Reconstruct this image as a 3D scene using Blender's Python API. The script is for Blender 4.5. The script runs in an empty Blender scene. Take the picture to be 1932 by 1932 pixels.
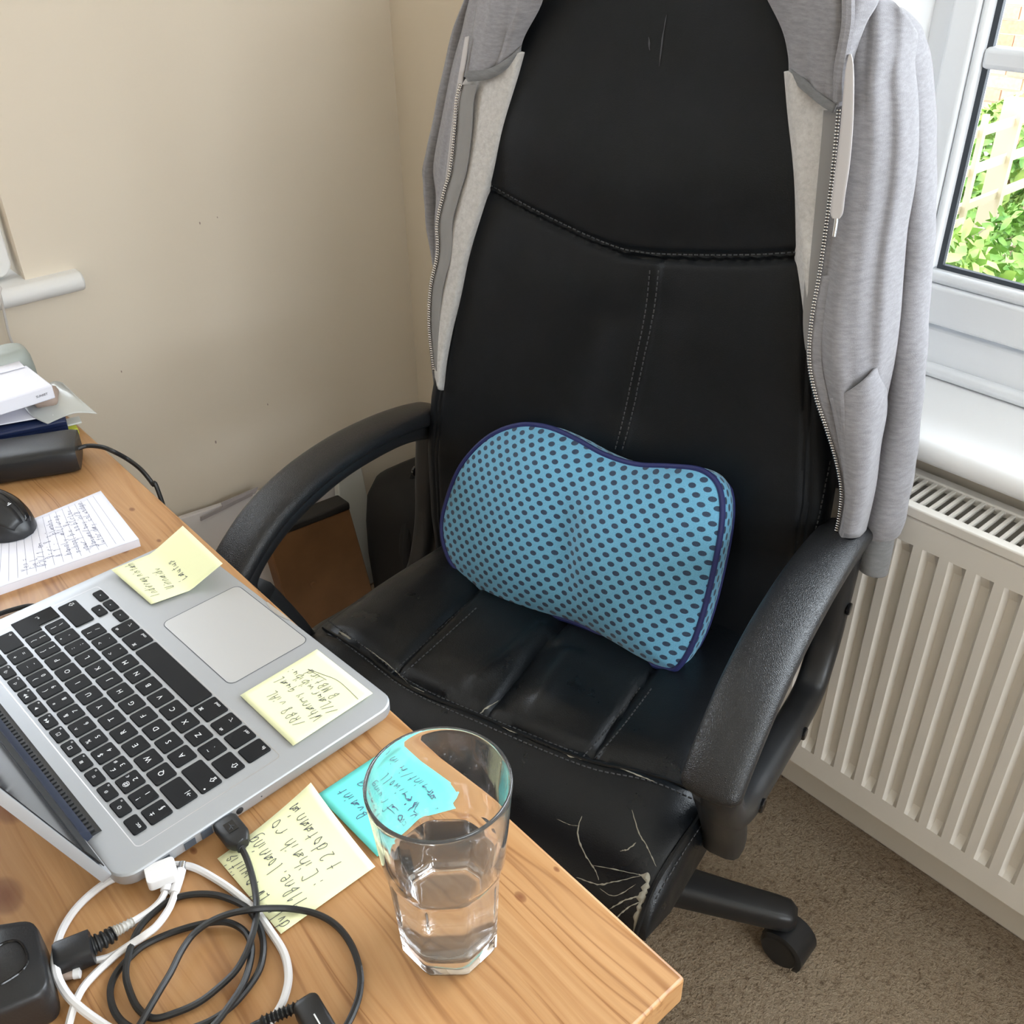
import bpy, bmesh, math, random
import numpy as np
from mathutils import Vector, Matrix
from mathutils.bvhtree import BVHTree

random.seed(7); rng = np.random.default_rng(7)
scene = bpy.context.scene
COL = scene.collection

# ------------------------------------------------------------------ camera
F_PX = 1846.07
BM = np.array([[0.75117742, -0.36891339, 0.54738961],
               [-0.65993476, -0.40113508, 0.63527692],
               [-0.01478499, -0.83844711, -0.54478239]])
CAM = np.array([0.0, 0.0, 1.28645])
cd = bpy.data.cameras.new('camera'); cam = bpy.data.objects.new('camera', cd); COL.objects.link(cam)
cd.sensor_fit = 'HORIZONTAL'; cd.sensor_width = 36.0; cd.lens = 36.0 * F_PX / 1932.0
cd.clip_start = 0.02; cd.clip_end = 200
m4 = Matrix.Identity(4)
for r in range(3):
    m4[r][0] = BM[r, 0]; m4[r][1] = -BM[r, 1]; m4[r][2] = -BM[r, 2]; m4[r][3] = CAM[r]
cam.matrix_world = m4
scene.camera = cam

# ------------------------------------------------------------------ world, daylight, added fill lights, exposure
w = bpy.data.worlds.new('world'); scene.world = w; w.use_nodes = True
nt = w.node_tree; bg = nt.nodes['Background']
sky = nt.nodes.new('ShaderNodeTexSky'); sky.sky_type = 'HOSEK_WILKIE'; sky.turbidity = 8; sky.ground_albedo = .4
sky.sun_direction = Vector((-.2, -.5, .8)).normalized()
mixw = nt.nodes.new('ShaderNodeMixRGB'); mixw.inputs[0].default_value = .8; mixw.inputs[2].default_value = (.86, .93, 1, 1)
nt.links.new(sky.outputs[0], mixw.inputs[1]); nt.links.new(mixw.outputs[0], bg.inputs[0])
bg.inputs[1].default_value = 9.0

def area_light(name, loc, target, sx, sy, power, color=(1, 1, 1)):
    l = bpy.data.lights.new(name, 'AREA'); l.shape = 'RECTANGLE'; l.size = sx; l.size_y = sy; l.energy = power; l.color = color
    o = bpy.data.objects.new(name, l); COL.objects.link(o); o.location = loc
    o.rotation_euler = (Vector(target) - Vector(loc)).to_track_quat('-Z', 'Y').to_euler()
    o.visible_camera = False
    return o
area_light('daylight_window_right', (1.44, -.15, 1.5), (-.1, .7, .9), 1.5, 1.15, 46, (.84, .93, 1))
area_light('daylight_window_left', (0, 1.74, 1.45), (-.1, .4, .7), 1.0, 1.1, 2, (.95, .97, 1))
area_light('fill_light_front', (.1, -2.62, 1.5), (.1, 1.6, 1.1), 1.5, 1.2, 29, (.92, .97, 1))  # added fill from behind the camera, brightens the back wall
area_light('fill_light_overhead', (-.5, -.6, 2.28), (-.35, -.3, 0), .9, .9, 2, (1, .95, .88))  # added soft overhead fill, no lamp hangs here
scene.view_settings.view_transform = 'Standard'; scene.view_settings.look = 'None'
scene.view_settings.exposure = -0.38; scene.view_settings.gamma = 1.0
scene.view_settings.use_curve_mapping = False

# ------------------------------------------------------------------ geometry helpers
def ray(px, py):
    return BM @ np.array([(px - 966) / F_PX, (py - 966) / F_PX, 1.0])
def at(px, py, x=None, y=None, z=None):
    """point of a known plane of the room that the photograph shows at px,py"""
    d = ray(px, py)
    t = (z - CAM[2]) / d[2] if z is not None else ((x - CAM[0]) / d[0] if x is not None else (y - CAM[1]) / d[1])
    return CAM + t * d
def on_plane(px, py, p0, n):
    d = ray(px, py); return CAM + d * ((p0 - CAM) @ n) / (d @ n)
def desk(px, py, h=0.0):
    return at(px, py, z=.74 + h)
def cr(pts, n=8, closed=False):
    """Catmull-Rom through the points"""
    P = np.array(pts, float); out = []; N = len(P)
    segs = N if closed else N - 1
    for i in range(segs):
        if closed: a, b, c, d = P[(i - 1) % N], P[i], P[(i + 1) % N], P[(i + 2) % N]
        else: a, b, c, d = P[max(i - 1, 0)], P[i], P[i + 1], P[min(i + 2, N - 1)]
        for k in range(n):
            t = k / n
            out.append(.5 * ((2 * b) + (c - a) * t + (2 * a - 5 * b + 4 * c - d) * t * t + (3 * b - a - 3 * c + d) * t ** 3))
    if not closed: out.append(P[-1])
    return np.array(out)

MAT4 = {}   # world matrices of the things, for parts given in world coordinates
def tag(o, label=None, cat=None, group=None, kind=None):
    if label: o['label'] = label
    if cat: o['category'] = cat
    if group: o['group'] = group
    if kind: o['kind'] = kind
    return o
def thing(name, label, cat, loc=(0, 0, 0), rotz=0.0, group=None):
    o = bpy.data.objects.new(name, None); COL.objects.link(o); o.empty_display_size = .05
    o.location = loc; o.rotation_euler = (0, 0, rotz)
    MAT4[o] = Matrix.Translation(loc) @ Matrix.Rotation(rotz, 4, 'Z')
    return tag(o, label, cat, group)
def mesh_data(name, verts, faces, mat=None, sharp=40, uvs=None):
    me = bpy.data.meshes.new(name)
    me.from_pydata([tuple(map(float, v)) for v in verts], [], [tuple(int(i) for i in f) for f in faces])
    if mat: me.materials.append(mat)
    if uvs is not None:
        uvl = me.uv_layers.new(name='UVMap')
        li = np.zeros(len(me.loops), dtype=np.int32); me.loops.foreach_get('vertex_index', li)
        uvl.data.foreach_set('uv', np.asarray(uvs, dtype=np.float32)[li].ravel())
    me.shade_smooth()
    if sharp is not None: me.set_sharp_from_angle(angle=math.radians(sharp))
    me.update()
    return me
def fix_normals(me):
    bm = bmesh.new(); bm.from_mesh(me); bmesh.ops.recalc_face_normals(bm, faces=bm.faces); bm.to_mesh(me); bm.free()
def mk(name, geo, mat, parent=None, world=True, sharp=40, uvs=None, bevel=0, bseg=2, normals=True, solid=0, subsurf=0):
    verts, faces = geo
    V_ = np.array([tuple(v) for v in verts], float)
    loc = None
    if parent is not None:
        if world:
            mi = MAT4[parent].inverted(); R3 = np.array(mi.to_3x3()); V_ = V_ @ R3.T + np.array(mi.translation)
        o_pivot = V_.mean(0)
        V_ = V_ - o_pivot; loc = o_pivot
    else:
        loc = np.array([V_[:, 0].mean(), V_[:, 1].mean(), V_[:, 2].min()]); V_ = V_ - loc
    me = mesh_data(name, V_, faces, mat, sharp, uvs)
    if normals: 
        fix_normals(me); me.shade_smooth()
        if sharp is not None: me.set_sharp_from_angle(angle=math.radians(sharp))
    o = bpy.data.objects.new(name, me); COL.objects.link(o); o.location = tuple(loc)
    if parent is not None:
        o.parent = parent; 
        MAT4[o] = MAT4[parent] @ Matrix.Translation(tuple(loc))
    else: MAT4[o] = Matrix.Translation(tuple(loc))
    if bevel:
        b = o.modifiers.new('bevel', 'BEVEL'); b.width = bevel; b.segments = bseg; b.limit_method = 'ANGLE'; b.angle_limit = math.radians(35)
    if solid:
        s = o.modifiers.new('thickness', 'SOLIDIFY'); s.thickness = solid; s.offset = 0
    if subsurf:
        s = o.modifiers.new('subsurf', 'SUBSURF'); s.levels = subsurf; s.render_levels = subsurf
    return o
def join(*geos):
    V_, F_ = [], []
    for v, f in geos:
        n = len(V_); V_ += [tuple(p) for p in v]; F_ += [tuple(i + n for i in q) for q in f]
    return V_, F_
def g_box(x0, x1, y0, y1, z0, z1):
    v = [(x, y, z) for z in (z0, z1) for y in (y0, y1) for x in (x0, x1)]
    return v, [(0, 2, 3, 1), (4, 5, 7, 6), (0, 1, 5, 4), (2, 6, 7, 3), (0, 4, 6, 2), (1, 3, 7, 5)]
def g_obox(c, ax, ay, az, hx, hy, hz):
    c, ax, ay, az = map(lambda q: np.array(q, float), (c, ax, ay, az))
    v = [c + sx * hx * ax + sy * hy * ay + sz * hz * az for sz in (-1, 1) for sy in (-1, 1) for sx in (-1, 1)]
    return v, [(0, 2, 3, 1), (4, 5, 7, 6), (0, 1, 5, 4), (2, 6, 7, 3), (0, 4, 6, 2), (1, 3, 7, 5)]
def g_loft(loops, cap=True):
    n = len(loops[0]); V_ = [p for L in loops for p in L]; F_ = []
    for i in range(len(loops) - 1):
        for k in range(n):
            a = i * n + k; b = i * n + (k + 1) % n
            F_.append((a, b, b + n, a + n))
    if cap: F_.append(tuple(range(n))[::-1]); F_.append(tuple((len(loops) - 1) * n + k for k in range(n)))
    return V_, F_
def g_tube(pts, r, sides=8, closed=False, flat=None):
    P = np.array(pts, float); N = len(P); loops = []
    T = np.gradient(P, axis=0) if not closed else (np.roll(P, -1, 0) - np.roll(P, 1, 0))
    T /= np.linalg.norm(T, axis=1)[:, None] + 1e-12
    a = np.cross(T[0], [0, 0, 1.0]);
    if np.linalg.norm(a) < 1e-3: a = np.cross(T[0], [0, 1.0, 0])
    a /= np.linalg.norm(a)
    rr = np.full(N, r) if np.isscalar(r) else np.array(r)
    for i in range(N):
        a = a - T[i] * (a @ T[i]); a /= np.linalg.norm(a); b = np.cross(T[i], a)
        loops.append([P[i] + rr[i] * (math.cos(2 * math.pi * k / sides) * a + math.sin(2 * math.pi * k / sides) * b) for k in range(sides)])
    if closed: return g_loft(loops + [loops[0]], False)
    return g_loft(loops)
def g_prism(poly, z0, z1):
    n = len(poly); v = [(p[0], p[1], z0) for p in poly] + [(p[0], p[1], z1) for p in poly]
    f = [tuple(range(n))[::-1], tuple(range(n, 2 * n))] + [(k, (k + 1) % n, (k + 1) % n + n, k + n) for k in range(n)]
    return v, f
def rrect(x0, x1, y0, y1, r, seg=5):
    out = []
    for cx, cy, a0 in ((x1 - r, y1 - r, 0), (x0 + r, y1 - r, 90), (x0 + r, y0 + r, 180), (x1 - r, y0 + r, 270)):
        for k in range(seg + 1):
            a = math.radians(a0 + 90 * k / seg); out.append((cx + r * math.cos(a), cy + r * math.sin(a)))
    return out
def g_disc_prism(c, axis, r, h, n=16):
    c = np.array(c, float); a = np.array(axis, float); a /= np.linalg.norm(a)
    u = np.cross(a, [0, 0, 1.0]); u = u if np.linalg.norm(u) > .1 else np.cross(a, [1.0, 0, 0]); u /= np.linalg.norm(u); v = np.cross(a, u)
    ring = lambda o, rr: [c + a * o + rr * (math.cos(2 * math.pi * k / n) * u + math.sin(2 * math.pi * k / n) * v) for k in range(n)]
    return g_loft([ring(0, r), ring(h * .7, r), ring(h, r * .85)])
def g_grid(G):
    """G: rows x cols x 3"""
    R, C = len(G), len(G[0]); v = [tuple(p) for row in G for p in row]
    f = [(i * C + j, i * C + j + 1, (i + 1) * C + j + 1, (i + 1) * C + j) for i in range(R - 1) for j in range(C - 1)]
    return v, f
def refine(G, n):
    G = np.array(G, float)
    G = np.array([cr(row, n) for row in G]); G = np.transpose(np.array([cr(G[:, j], n) for j in range(G.shape[1])]), (1, 0, 2))
    return G
def poly_dist(P, Q):
    """distance of points P (n,2) to polyline Q"""
    Q = np.array(Q, float); best = np.full(len(P), 9e9)
    for a, b in zip(Q[:-1], Q[1:]):
        ab = b - a; t = np.clip(((P - a) @ ab) / (ab @ ab + 1e-12), 0, 1)
        best = np.minimum(best, np.linalg.norm(P - (a + t[:, None] * ab), axis=1))
    return best

# ------------------------------------------------------------------ materials
def S(r, g, b):
    f = lambda c: (c / 255 / 12.92) if c / 255 <= .04045 else ((c / 255 + .055) / 1.055) ** 2.4
    return (f(r), f(g), f(b), 1)
class NB:
    def __init__(s, name, base=(.5, .5, .5, 1), rough=.5, metal=0.0, spec=.5):
        s.m = bpy.data.materials.new(name); s.m.use_nodes = True; s.t = s.m.node_tree
        s.b = s.t.nodes['Principled BSDF']; s.i = s.b.inputs
        if len(base) == 3: base = (*base, 1)
        s.i['Base Color'].default_value = base; s.i['Roughness'].default_value = rough; s.i['Metallic'].default_value = metal
        s.i['Specular IOR Level'].default_value = spec
    def n(s, typ, **kw):
        o = s.t.nodes.new('ShaderNode' + typ)
        for k, v in kw.items():
            if k.startswith('i_'):
                k = k[2:]; o.inputs[int(k) if k.isdigit() else k.replace('_', ' ')].default_value = v
            else: setattr(o, k, v)
        return o
    def l(s, a, b): s.t.links.new(a, b)
    def coord(s, kind='Object', scale=(1, 1, 1), rot=(0, 0, 0)):
        c = s.n('TexCoord'); mp = s.n('Mapping'); mp.inputs['Scale'].default_value = scale; mp.inputs['Rotation'].default_value = rot
        s.l(c.outputs[kind], mp.inputs[0]); return mp.outputs[0]
    def noise(s, vec, scale, detail=3, rough=.5, dist=0):
        o = s.n('TexNoise'); o.inputs['Scale'].default_value = scale; o.inputs['Detail'].default_value = detail
        o.inputs['Roughness'].default_value = rough; o.inputs['Distortion'].default_value = dist
        if vec is not None: s.l(vec, o.inputs['Vector'])
        return o.outputs['Fac']
    def ramp(s, fac, *stops):
        o = s.n('ValToRGB'); e = o.color_ramp.elements
        while len(e) < len(stops): e.new(.5)
        for q, (p, c) in zip(e, stops): q.position = p; q.color = c if len(c) == 4 else (*c, 1)
        s.l(fac, o.inputs[0]); return o.outputs[0]
    def mix(s, fac, a, b, mode='MIX'):
        o = s.n('MixRGB', blend_type=mode)
        for i, v in enumerate((fac, a, b)):
            if hasattr(v, 'is_output'): s.l(v, o.inputs[i])
            else: o.inputs[i].default_value = v if i == 0 or len(v) == 4 else (*v, 1)
        return o.outputs[0]
    def math(s, op, a, b=0.0, c=None):
        o = s.n('Math', operation=op)
        for i, v in enumerate((a, b) if c is None else (a, b, c)):
            if hasattr(v, 'is_output'): s.l(v, o.inputs[i])
            else: o.inputs[i].default_value = v
        return o.outputs[0]
    def bump(s, h, strength=.2, dist=.001, prev=None):
        o = s.n('Bump'); o.inputs['Strength'].default_value = strength; o.inputs['Distance'].default_value = dist
        s.l(h, o.inputs['Height'])
        if prev is not None: s.l(prev, o.inputs['Normal'])
        s.l(o.outputs[0], s.i['Normal']); return o.outputs[0]
    def base(s, sock): s.l(sock, s.i['Base Color']); return s
MT = {}
def plain(key, base, rough=.5, metal=0.0, spec=.5, nscale=None, nstr=.15, ndist=.0006):
    b = NB(key, base, rough, metal, spec)
    if nscale: b.bump(b.noise(b.coord(), nscale, 4), nstr, ndist)
    MT[key] = b.m; return b
plain('wall_paint', S(233, 222, 205), .85, spec=.2, nscale=260, nstr=.12)
plain('sill_cream', S(232, 224, 200), .6, nscale=200)
plain('white_gloss', S(240, 240, 240), .5, nscale=60, nstr=.06)
plain('upvc', S(243, 245, 248), .3)
plain('ceiling_paint', S(240, 238, 230), .9)
plain('radiator_enamel', S(228, 223, 215), .42, nscale=90, nstr=.05)
plain('skirting_gloss', S(226, 218, 205), .5, nscale=60, nstr=.1)
plain('gasket', S(60, 66, 74), .6)
plain('convector_steel', S(150, 148, 142), .6)
plain('black_plastic', (.014, .0145, .016), .38, nscale=700, nstr=.25, ndist=.0004)
plain('black_gloss', (.008, .008, .009), .12)
plain('black_matte', (.012, .012, .013), .6)
plain('black_rubber', (.012, .012, .0125), .45)
plain('dark_thread', (.05, .052, .056), .8)
plain('alu', S(176, 178, 181), .5, .6, nscale=1500, nstr=.05, ndist=.0002)
plain('alu_edge', S(200, 200, 202), .3, .85)
plain('trackpad', S(196, 197, 198), .38, .6)
plain('key_black', (.007, .007, .0075), .6, spec=.18, nscale=900, nstr=.1)
plain('legend_white', S(225, 225, 225), .6)
plain('lid_navy', S(38, 44, 60), .35)
plain('screen_glass', (.01, .011, .014), .08)
plain('white_cable', S(218, 215, 214), .45)
plain('lace', S(188, 183, 182), .85, nscale=900)
plain('metal_tip', S(190, 190, 190), .25, 1)
plain('paper_white', S(232, 231, 240), .8, nscale=300, nstr=.05)
plain('paper_grey', S(214, 216, 212), .7)
plain('yellow_note', S(240, 240, 192), .75, nscale=300, nstr=.04)
plain('turquoise_note', S(112, 228, 220), .7, nscale=300, nstr=.04)
plain('lime_pad', S(200, 205, 70), .7)
plain('ink', S(70, 72, 78), .7)
plain('ink_blue', S(72, 80, 120), .7)
plain('navy_card', S(26, 40, 78), .4)
plain('grey_plastic', S(160, 166, 160), .45)
plain('pink_grey', S(170, 150, 138), .6)
plain('board_white', S(222, 218, 218), .6, nscale=40, nstr=.1)
plain('tape_grey', S(172, 166, 168), .5)
plain('bag_black', (.01, .01, .011), .85, nscale=900, nstr=.4)
plain('piping_navy', S(28, 36, 92), .6, nscale=1500, nstr=.3)
plain('zip_metal', S(200, 196, 190), .25, 1)
plain('zip_tape', S(132, 129, 127), .8, nscale=1800, nstr=.3)
plain('peel', S(150, 145, 131), .9, nscale=700, nstr=.4)
plain('stitch_grey', S(66, 67, 70), .8)
plain('timber_pale', S(186, 172, 148), .8, nscale=80, nstr=.3)
plain('soil', S(120, 110, 80), .9, nscale=30)
plain('mortar', S(215, 205, 188), .9, nscale=60)
def sleeve_mat():
    b = NB('plastic_sleeve', S(225, 228, 225), .2)
    b.i['Transmission Weight'].default_value = .25; b.i['Alpha'].default_value = .62; MT['plastic_sleeve'] = b.m
sleeve_mat()
def translucent_relief():
    b = NB('clear_plastic', S(225, 222, 215), .25); b.i['Transmission Weight'].default_value = .5; MT['clear_plastic'] = b.m
translucent_relief()
# leather
def leather(key, rough, big):
    b = NB(key, (.0105, .0108, .012), rough, 0, .24 if key == 'leather_back' else .34)
    c = b.coord()
    v = b.n('TexVoronoi', feature='DISTANCE_TO_EDGE'); v.inputs['Scale'].default_value = 420; b.l(c, v.inputs['Vector'])
    p = b.bump(v.outputs['Distance'], .35, .0006)
    p = b.bump(b.noise(c, 38, 4, .5, .3), .25 * big, .0018, p)
    b.bump(b.noise(c, 11, 2, .5, .2), .35 * big, .005, p)
    b.base(b.ramp(b.noise(c, 14, 6, .65), (.35, (.0036, .0048, .0064)), (.75, (.0066, .0080, .0102))))
    b.l(b.ramp(b.noise(c, 22, 4, .6), (.3, (rough - .06,) * 3), (.7, (rough + .1,) * 3)), b.i['Roughness'])
    MT[key] = b.m
leather('leather_back', .47, .7); leather('leather_seat', .31, 1.0)
def armpad():
    b = NB('arm_pad_grain', (.012, .0125, .014), .36)
    v = b.n('TexVoronoi', feature='DISTANCE_TO_EDGE'); v.inputs['Scale'].default_value = 560; b.l(b.coord(), v.inputs['Vector'])
    b.bump(v.outputs['Distance'], .6, .0009); MT['arm_pad_grain'] = b.m
armpad()
# pine
def pine():
    b = NB('pine', S(190, 132, 80), .38)
    c = b.coord('Object')
    d = b.noise(b.coord('Object', (5, .9, 5)), 1.6, 3, .5)
    mp = b.n('VectorMath', operation='MULTIPLY_ADD'); b.l(d, mp.inputs[0]); mp.inputs[1].default_value = (.12, 0, 0)
    b.l(c, mp.inputs[2])
    sc = b.n('Mapping'); sc.inputs['Scale'].default_value = (46, .9, 46); b.l(mp.outputs[0], sc.inputs[0])
    rings = b.noise(sc.outputs[0], 3.0, 2, .45)
    sc2 = b.n('Mapping'); sc2.inputs['Scale'].default_value = (160, 5, 160); b.l(mp.outputs[0], sc2.inputs[0])
    fib = b.noise(sc2.outputs[0], 2.0, 3, .6)
    col = b.ramp(rings, (.28, S(166, 116, 70)), (.45, S(187, 142, 95)), (.60, S(180, 132, 84)), (.67, S(136, 88, 48)), (.72, S(182, 136, 89)))
    col = b.mix(.28, col, b.ramp(fib, (.3, S(144, 97, 56)), (.7, S(195, 153, 106))), 'MIX')
    sep = b.n('SeparateXYZ'); b.l(c, sep.inputs[0])
    for kx, ky, r in KNOTS:
        dx = b.math('MULTIPLY', b.math('SUBTRACT', sep.outputs[0], kx), 1.6); dy = b.math('SUBTRACT', sep.outputs[1], ky)
        dd = b.math('SQRT', b.math('ADD', b.math('MULTIPLY', dx, dx), b.math('MULTIPLY', dy, dy)))
        dd = b.math('ADD', dd, b.math('MULTIPLY', b.math('SUBTRACT', d, .5), r * .8))
        f = b.ramp(b.math('DIVIDE', dd, r), (.25, (.8,) * 3), (.75, (.55,) * 3), (1, (0,) * 3))
        col = b.mix(f, col, S(112, 62, 34))
    b.base(col); b.bump(fib, .12, .0006); b.l(b.ramp(fib, (.3, (.34,) * 3), (.8, (.46,) * 3)), b.i['Roughness'])
    MT['pine'] = b.m
DX0, DX1, DY0, DY1 = -.47, .2915, .189, 1.57
DC = np.array([(DX0 + DX1) / 2, (DY0 + DY1) / 2])
KNOTS = []
for px, py, r in ((982, 1692, .006), (233, 1037, .008), (249, 961, .005), (300, 1020, .004), (365, 1605, .004), (1050, 1640, .003), (20, 1520, .022), (10, 1690, .02)):
    q = desk(px, py); KNOTS.append((q[0] - DC[0], q[1] - DC[1], r))
pine()
def carpet():
    b = NB('carpet_beige', S(150, 130, 108), .95, 0, .1); c = b.coord()
    n1 = b.noise(c, 85, 3, .7); n2 = b.noise(c, 230, 3, .7); n3 = b.noise(c, 6, 2)
    col = b.ramp(n1, (.30, S(104, 86, 68)), (.42, S(158, 140, 118)), (.6, S(172, 155, 133)), (.75, S(150, 130, 108)))
    col = b.mix(b.ramp(n2, (.36, (.5,) * 3), (.5, (0,) * 3)), col, S(112, 92, 72))
    col = b.mix(.25, col, b.ramp(n3, (.35, S(140, 118, 96)), (.65, S(178, 162, 142))))
    b.base(col); b.bump(n2, .9, .006, b.bump(n1, .6, .006)); MT['carpet_beige'] = b.m
carpet()
def hoodie_mats():
    for key, base, dk, lt in (('jersey_grey', S(139, 137, 141), S(118, 116, 119), S(157, 155, 159)), ('fleece_pale', S(188, 184, 180), S(164, 160, 156), S(204, 201, 197)), ('rib_grey', S(120, 120, 121), S(106, 106, 107), S(134, 134, 135))):
        b = NB(key, base, .95, 0, .15); b.i['Sheen Weight'].default_value = .25
        c = b.coord('Object', (80, 80, 330), (.5, .3, 0)); n1 = b.noise(c, 1.0, 4, .65)
        if key == 'fleece_pale': n1 = b.noise(b.coord(), 180, 4, .7)
        n2 = b.noise(b.coord(), 1400, 2)
        b.base(b.mix(.5, base, b.ramp(n1, (.34, dk), (.52, base), (.68, lt))))
        b.bump(n2, .3, .0008, b.bump(b.noise(b.coord(), 180 if key == 'fleece_pale' else 700, 4), .8 if key == 'fleece_pale' else .2, .0015)); MT[key] = b.m
hoodie_mats()
def pillow_mat():
    b = NB('blue_mesh_fabric', S(120, 180, 205), .75); b.i['Sheen Weight'].default_value = .2
    uv = b.coord('UV')
    ds = []
    for off in (0, .5):
        a = b.n('VectorMath', operation='ADD'); b.l(uv, a.inputs[0]); a.inputs[1].default_value = (off, off, 0)
        f = b.n('VectorMath', operation='FRACTION'); b.l(a.outputs[0], f.inputs[0])
        s = b.n('VectorMath', operation='SUBTRACT'); b.l(f.outputs[0], s.inputs[0]); s.inputs[1].default_value = (.5, .5, 0)
        k = b.n('VectorMath', operation='MULTIPLY'); b.l(s.outputs[0], k.inputs[0]); k.inputs[1].default_value = (1, 1.5, 0)
        ln = b.n('VectorMath', operation='LENGTH'); b.l(k.outputs[0], ln.inputs[0]); ds.append(ln.outputs['Value'])
    d = b.math('MINIMUM', ds[0], ds[1])
    fine = b.noise(b.coord(), 1500, 2)
    hole = b.ramp(d, (.24, (1,) * 3), (.265, (0,) * 3))
    fab = b.ramp(fine, (.3, S(84, 150, 186)), (.7, S(116, 182, 214)))
    b.base(b.mix(hole, fab, b.ramp(fine, (.35, S(20, 38, 62)), (.7, S(52, 76, 104)))))
    b.bump(b.ramp(d, (.225, (0,) * 3), (.295, (1,) * 3)), .5, .0012); MT['blue_mesh_fabric'] = b.m
pillow_mat()
def glass_mats():
    b = NB('clear_glass', (1, 1, 1, 1), 0.0); b.i['Transmission Weight'].default_value = .975; b.i['IOR'].default_value = 1.5; MT['clear_glass'] = b.m
    b = NB('water', (1, 1, 1, 1), 0.0); b.i['Transmission Weight'].default_value = 1; b.i['IOR'].default_value = 1.33; MT['water'] = b.m
    m = bpy.data.materials.new('window_glass'); m.use_nodes = True; t = m.node_tree; t.nodes.remove(t.nodes['Principled BSDF'])
    tr = t.nodes.new('ShaderNodeBsdfTransparent'); gl = t.nodes.new('ShaderNodeBsdfGlossy'); gl.inputs['Roughness'].default_value = .02
    mx = t.nodes.new('ShaderNodeMixShader'); fr = t.nodes.new('ShaderNodeFresnel'); fr.inputs[0].default_value = 1.25
    t.links.new(fr.outputs[0], mx.inputs[0]); t.links.new(tr.outputs[0], mx.inputs[1]); t.links.new(gl.outputs[0], mx.inputs[2])
    t.links.new(mx.outputs[0], t.nodes['Material Output'].inputs[0]); MT['window_glass'] = m
glass_mats()
def cardboard():
    b = NB('cardboard', S(122, 86, 54), .8); b.base(b.ramp(b.noise(b.coord(), 12, 4), (.3, S(112, 78, 48)), (.7, S(130, 93, 60)))); MT['cardboard'] = b.m
cardboard()
for i, (c1, c2) in enumerate((((206, 158, 128), (220, 178, 148)), ((214, 174, 140), (228, 194, 162)), ((194, 140, 112), (210, 162, 134)))):
    b = NB('brick_clay', S(*c1), .9); b.base(b.ramp(b.noise(b.coord(), 40, 4), (.3, S(*c1)), (.7, S(*c2)))); MT['brick%d' % i] = b.m
for i, (c1, c2) in enumerate((((70, 120, 40), (150, 190, 90)), ((90, 140, 60), (180, 205, 110)), ((50, 110, 60), (110, 170, 100)))):
    b = NB('leaf_green', S(*c1), .55); b.base(b.ramp(b.noise(b.coord(), 9, 3), (.3, S(*c1)), (.7, S(*c2)))); b.i['Transmission Weight'].default_value = 0; MT['leaf%d' % i] = b.m
plain('stem_brown', S(120, 90, 60), .8)

# ------------------------------------------------------------------ the room
XR, YB = 1.10, 1.58                      # window wall, back wall
XL, YF, ZC = -2.3, -2.4, 2.35
def struct(name, geo, mat, label=None, **kw):
    o = mk(name, geo, MT[mat], **kw); o['kind'] = 'structure'
    if label: o['label'] = label
    return o
WY0, WY1, WZ0, WZ1 = -1.0, .65, .70, 2.0     # window in wall_right
LX0, LX1, LZ0, LZ1 = -.5, .39, .77, 2.0     # window in wall_back
TH = .32
struct('floor', g_box(XL, XR + .05, YF, YB + .05, -.06, 0), 'carpet_beige', 'beige brown speckled carpet', sharp=30)
struct('ceiling', g_box(XL - .1, XR + TH, YF - .1, YB + TH, ZC, ZC + .1), 'ceiling_paint')
def wall_x(x0, x1, hole):
    y0, y1, z0, z1 = hole
    return join(g_box(x0, x1, YF - .1, y0, -.06, ZC), g_box(x0, x1, y1, YB + TH, -.06, ZC), g_box(x0, x1, y0, y1, -.06, z0), g_box(x0, x1, y0, y1, z1, ZC))
struct('wall_right', wall_x(XR, XR + TH, (WY0, WY1, WZ0 - .022, WZ1)), 'wall_paint', 'cream painted wall with the window above the radiator', normals=False)
def wall_y(y0, y1, hole):
    x0, x1, z0, z1 = hole
    return join(g_box(XL - .1, x0, y0, y1, -.06, ZC), g_box(x1, XR, y0, y1, -.06, ZC), g_box(x0, x1, y0, y1, -.06, z0), g_box(x0, x1, y0, y1, z1, ZC))
struct('wall_back', wall_y(YB, YB + TH, (LX0, LX1, LZ0 - .019, LZ1)), 'wall_paint', 'cream painted wall behind the chair', normals=False)
struct('wall_left', g_box(XL - .1, XL, YF - .1, YB, -.06, ZC), 'wall_paint')
struct('wall_front', join(g_box(XL, -.75, YF - .1, YF, -.06, ZC), g_box(.9, XR, YF - .1, YF, -.06, ZC), g_box(-.75, .9, YF - .1, YF, -.06, .85), g_box(-.75, .9, YF - .1, YF, 2.1, ZC)), 'wall_paint', normals=False)  # unseen wall; its opening is added to admit the front fill light
struct('baseboard_right', g_box(XR - .014, XR + .001, YF, YB, 0, .125), 'skirting_gloss', bevel=.005)
struct('baseboard_back', g_box(XL, XR - .014, YB - .014, YB + .001, 0, .125), 'skirting_gloss', bevel=.005)
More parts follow.
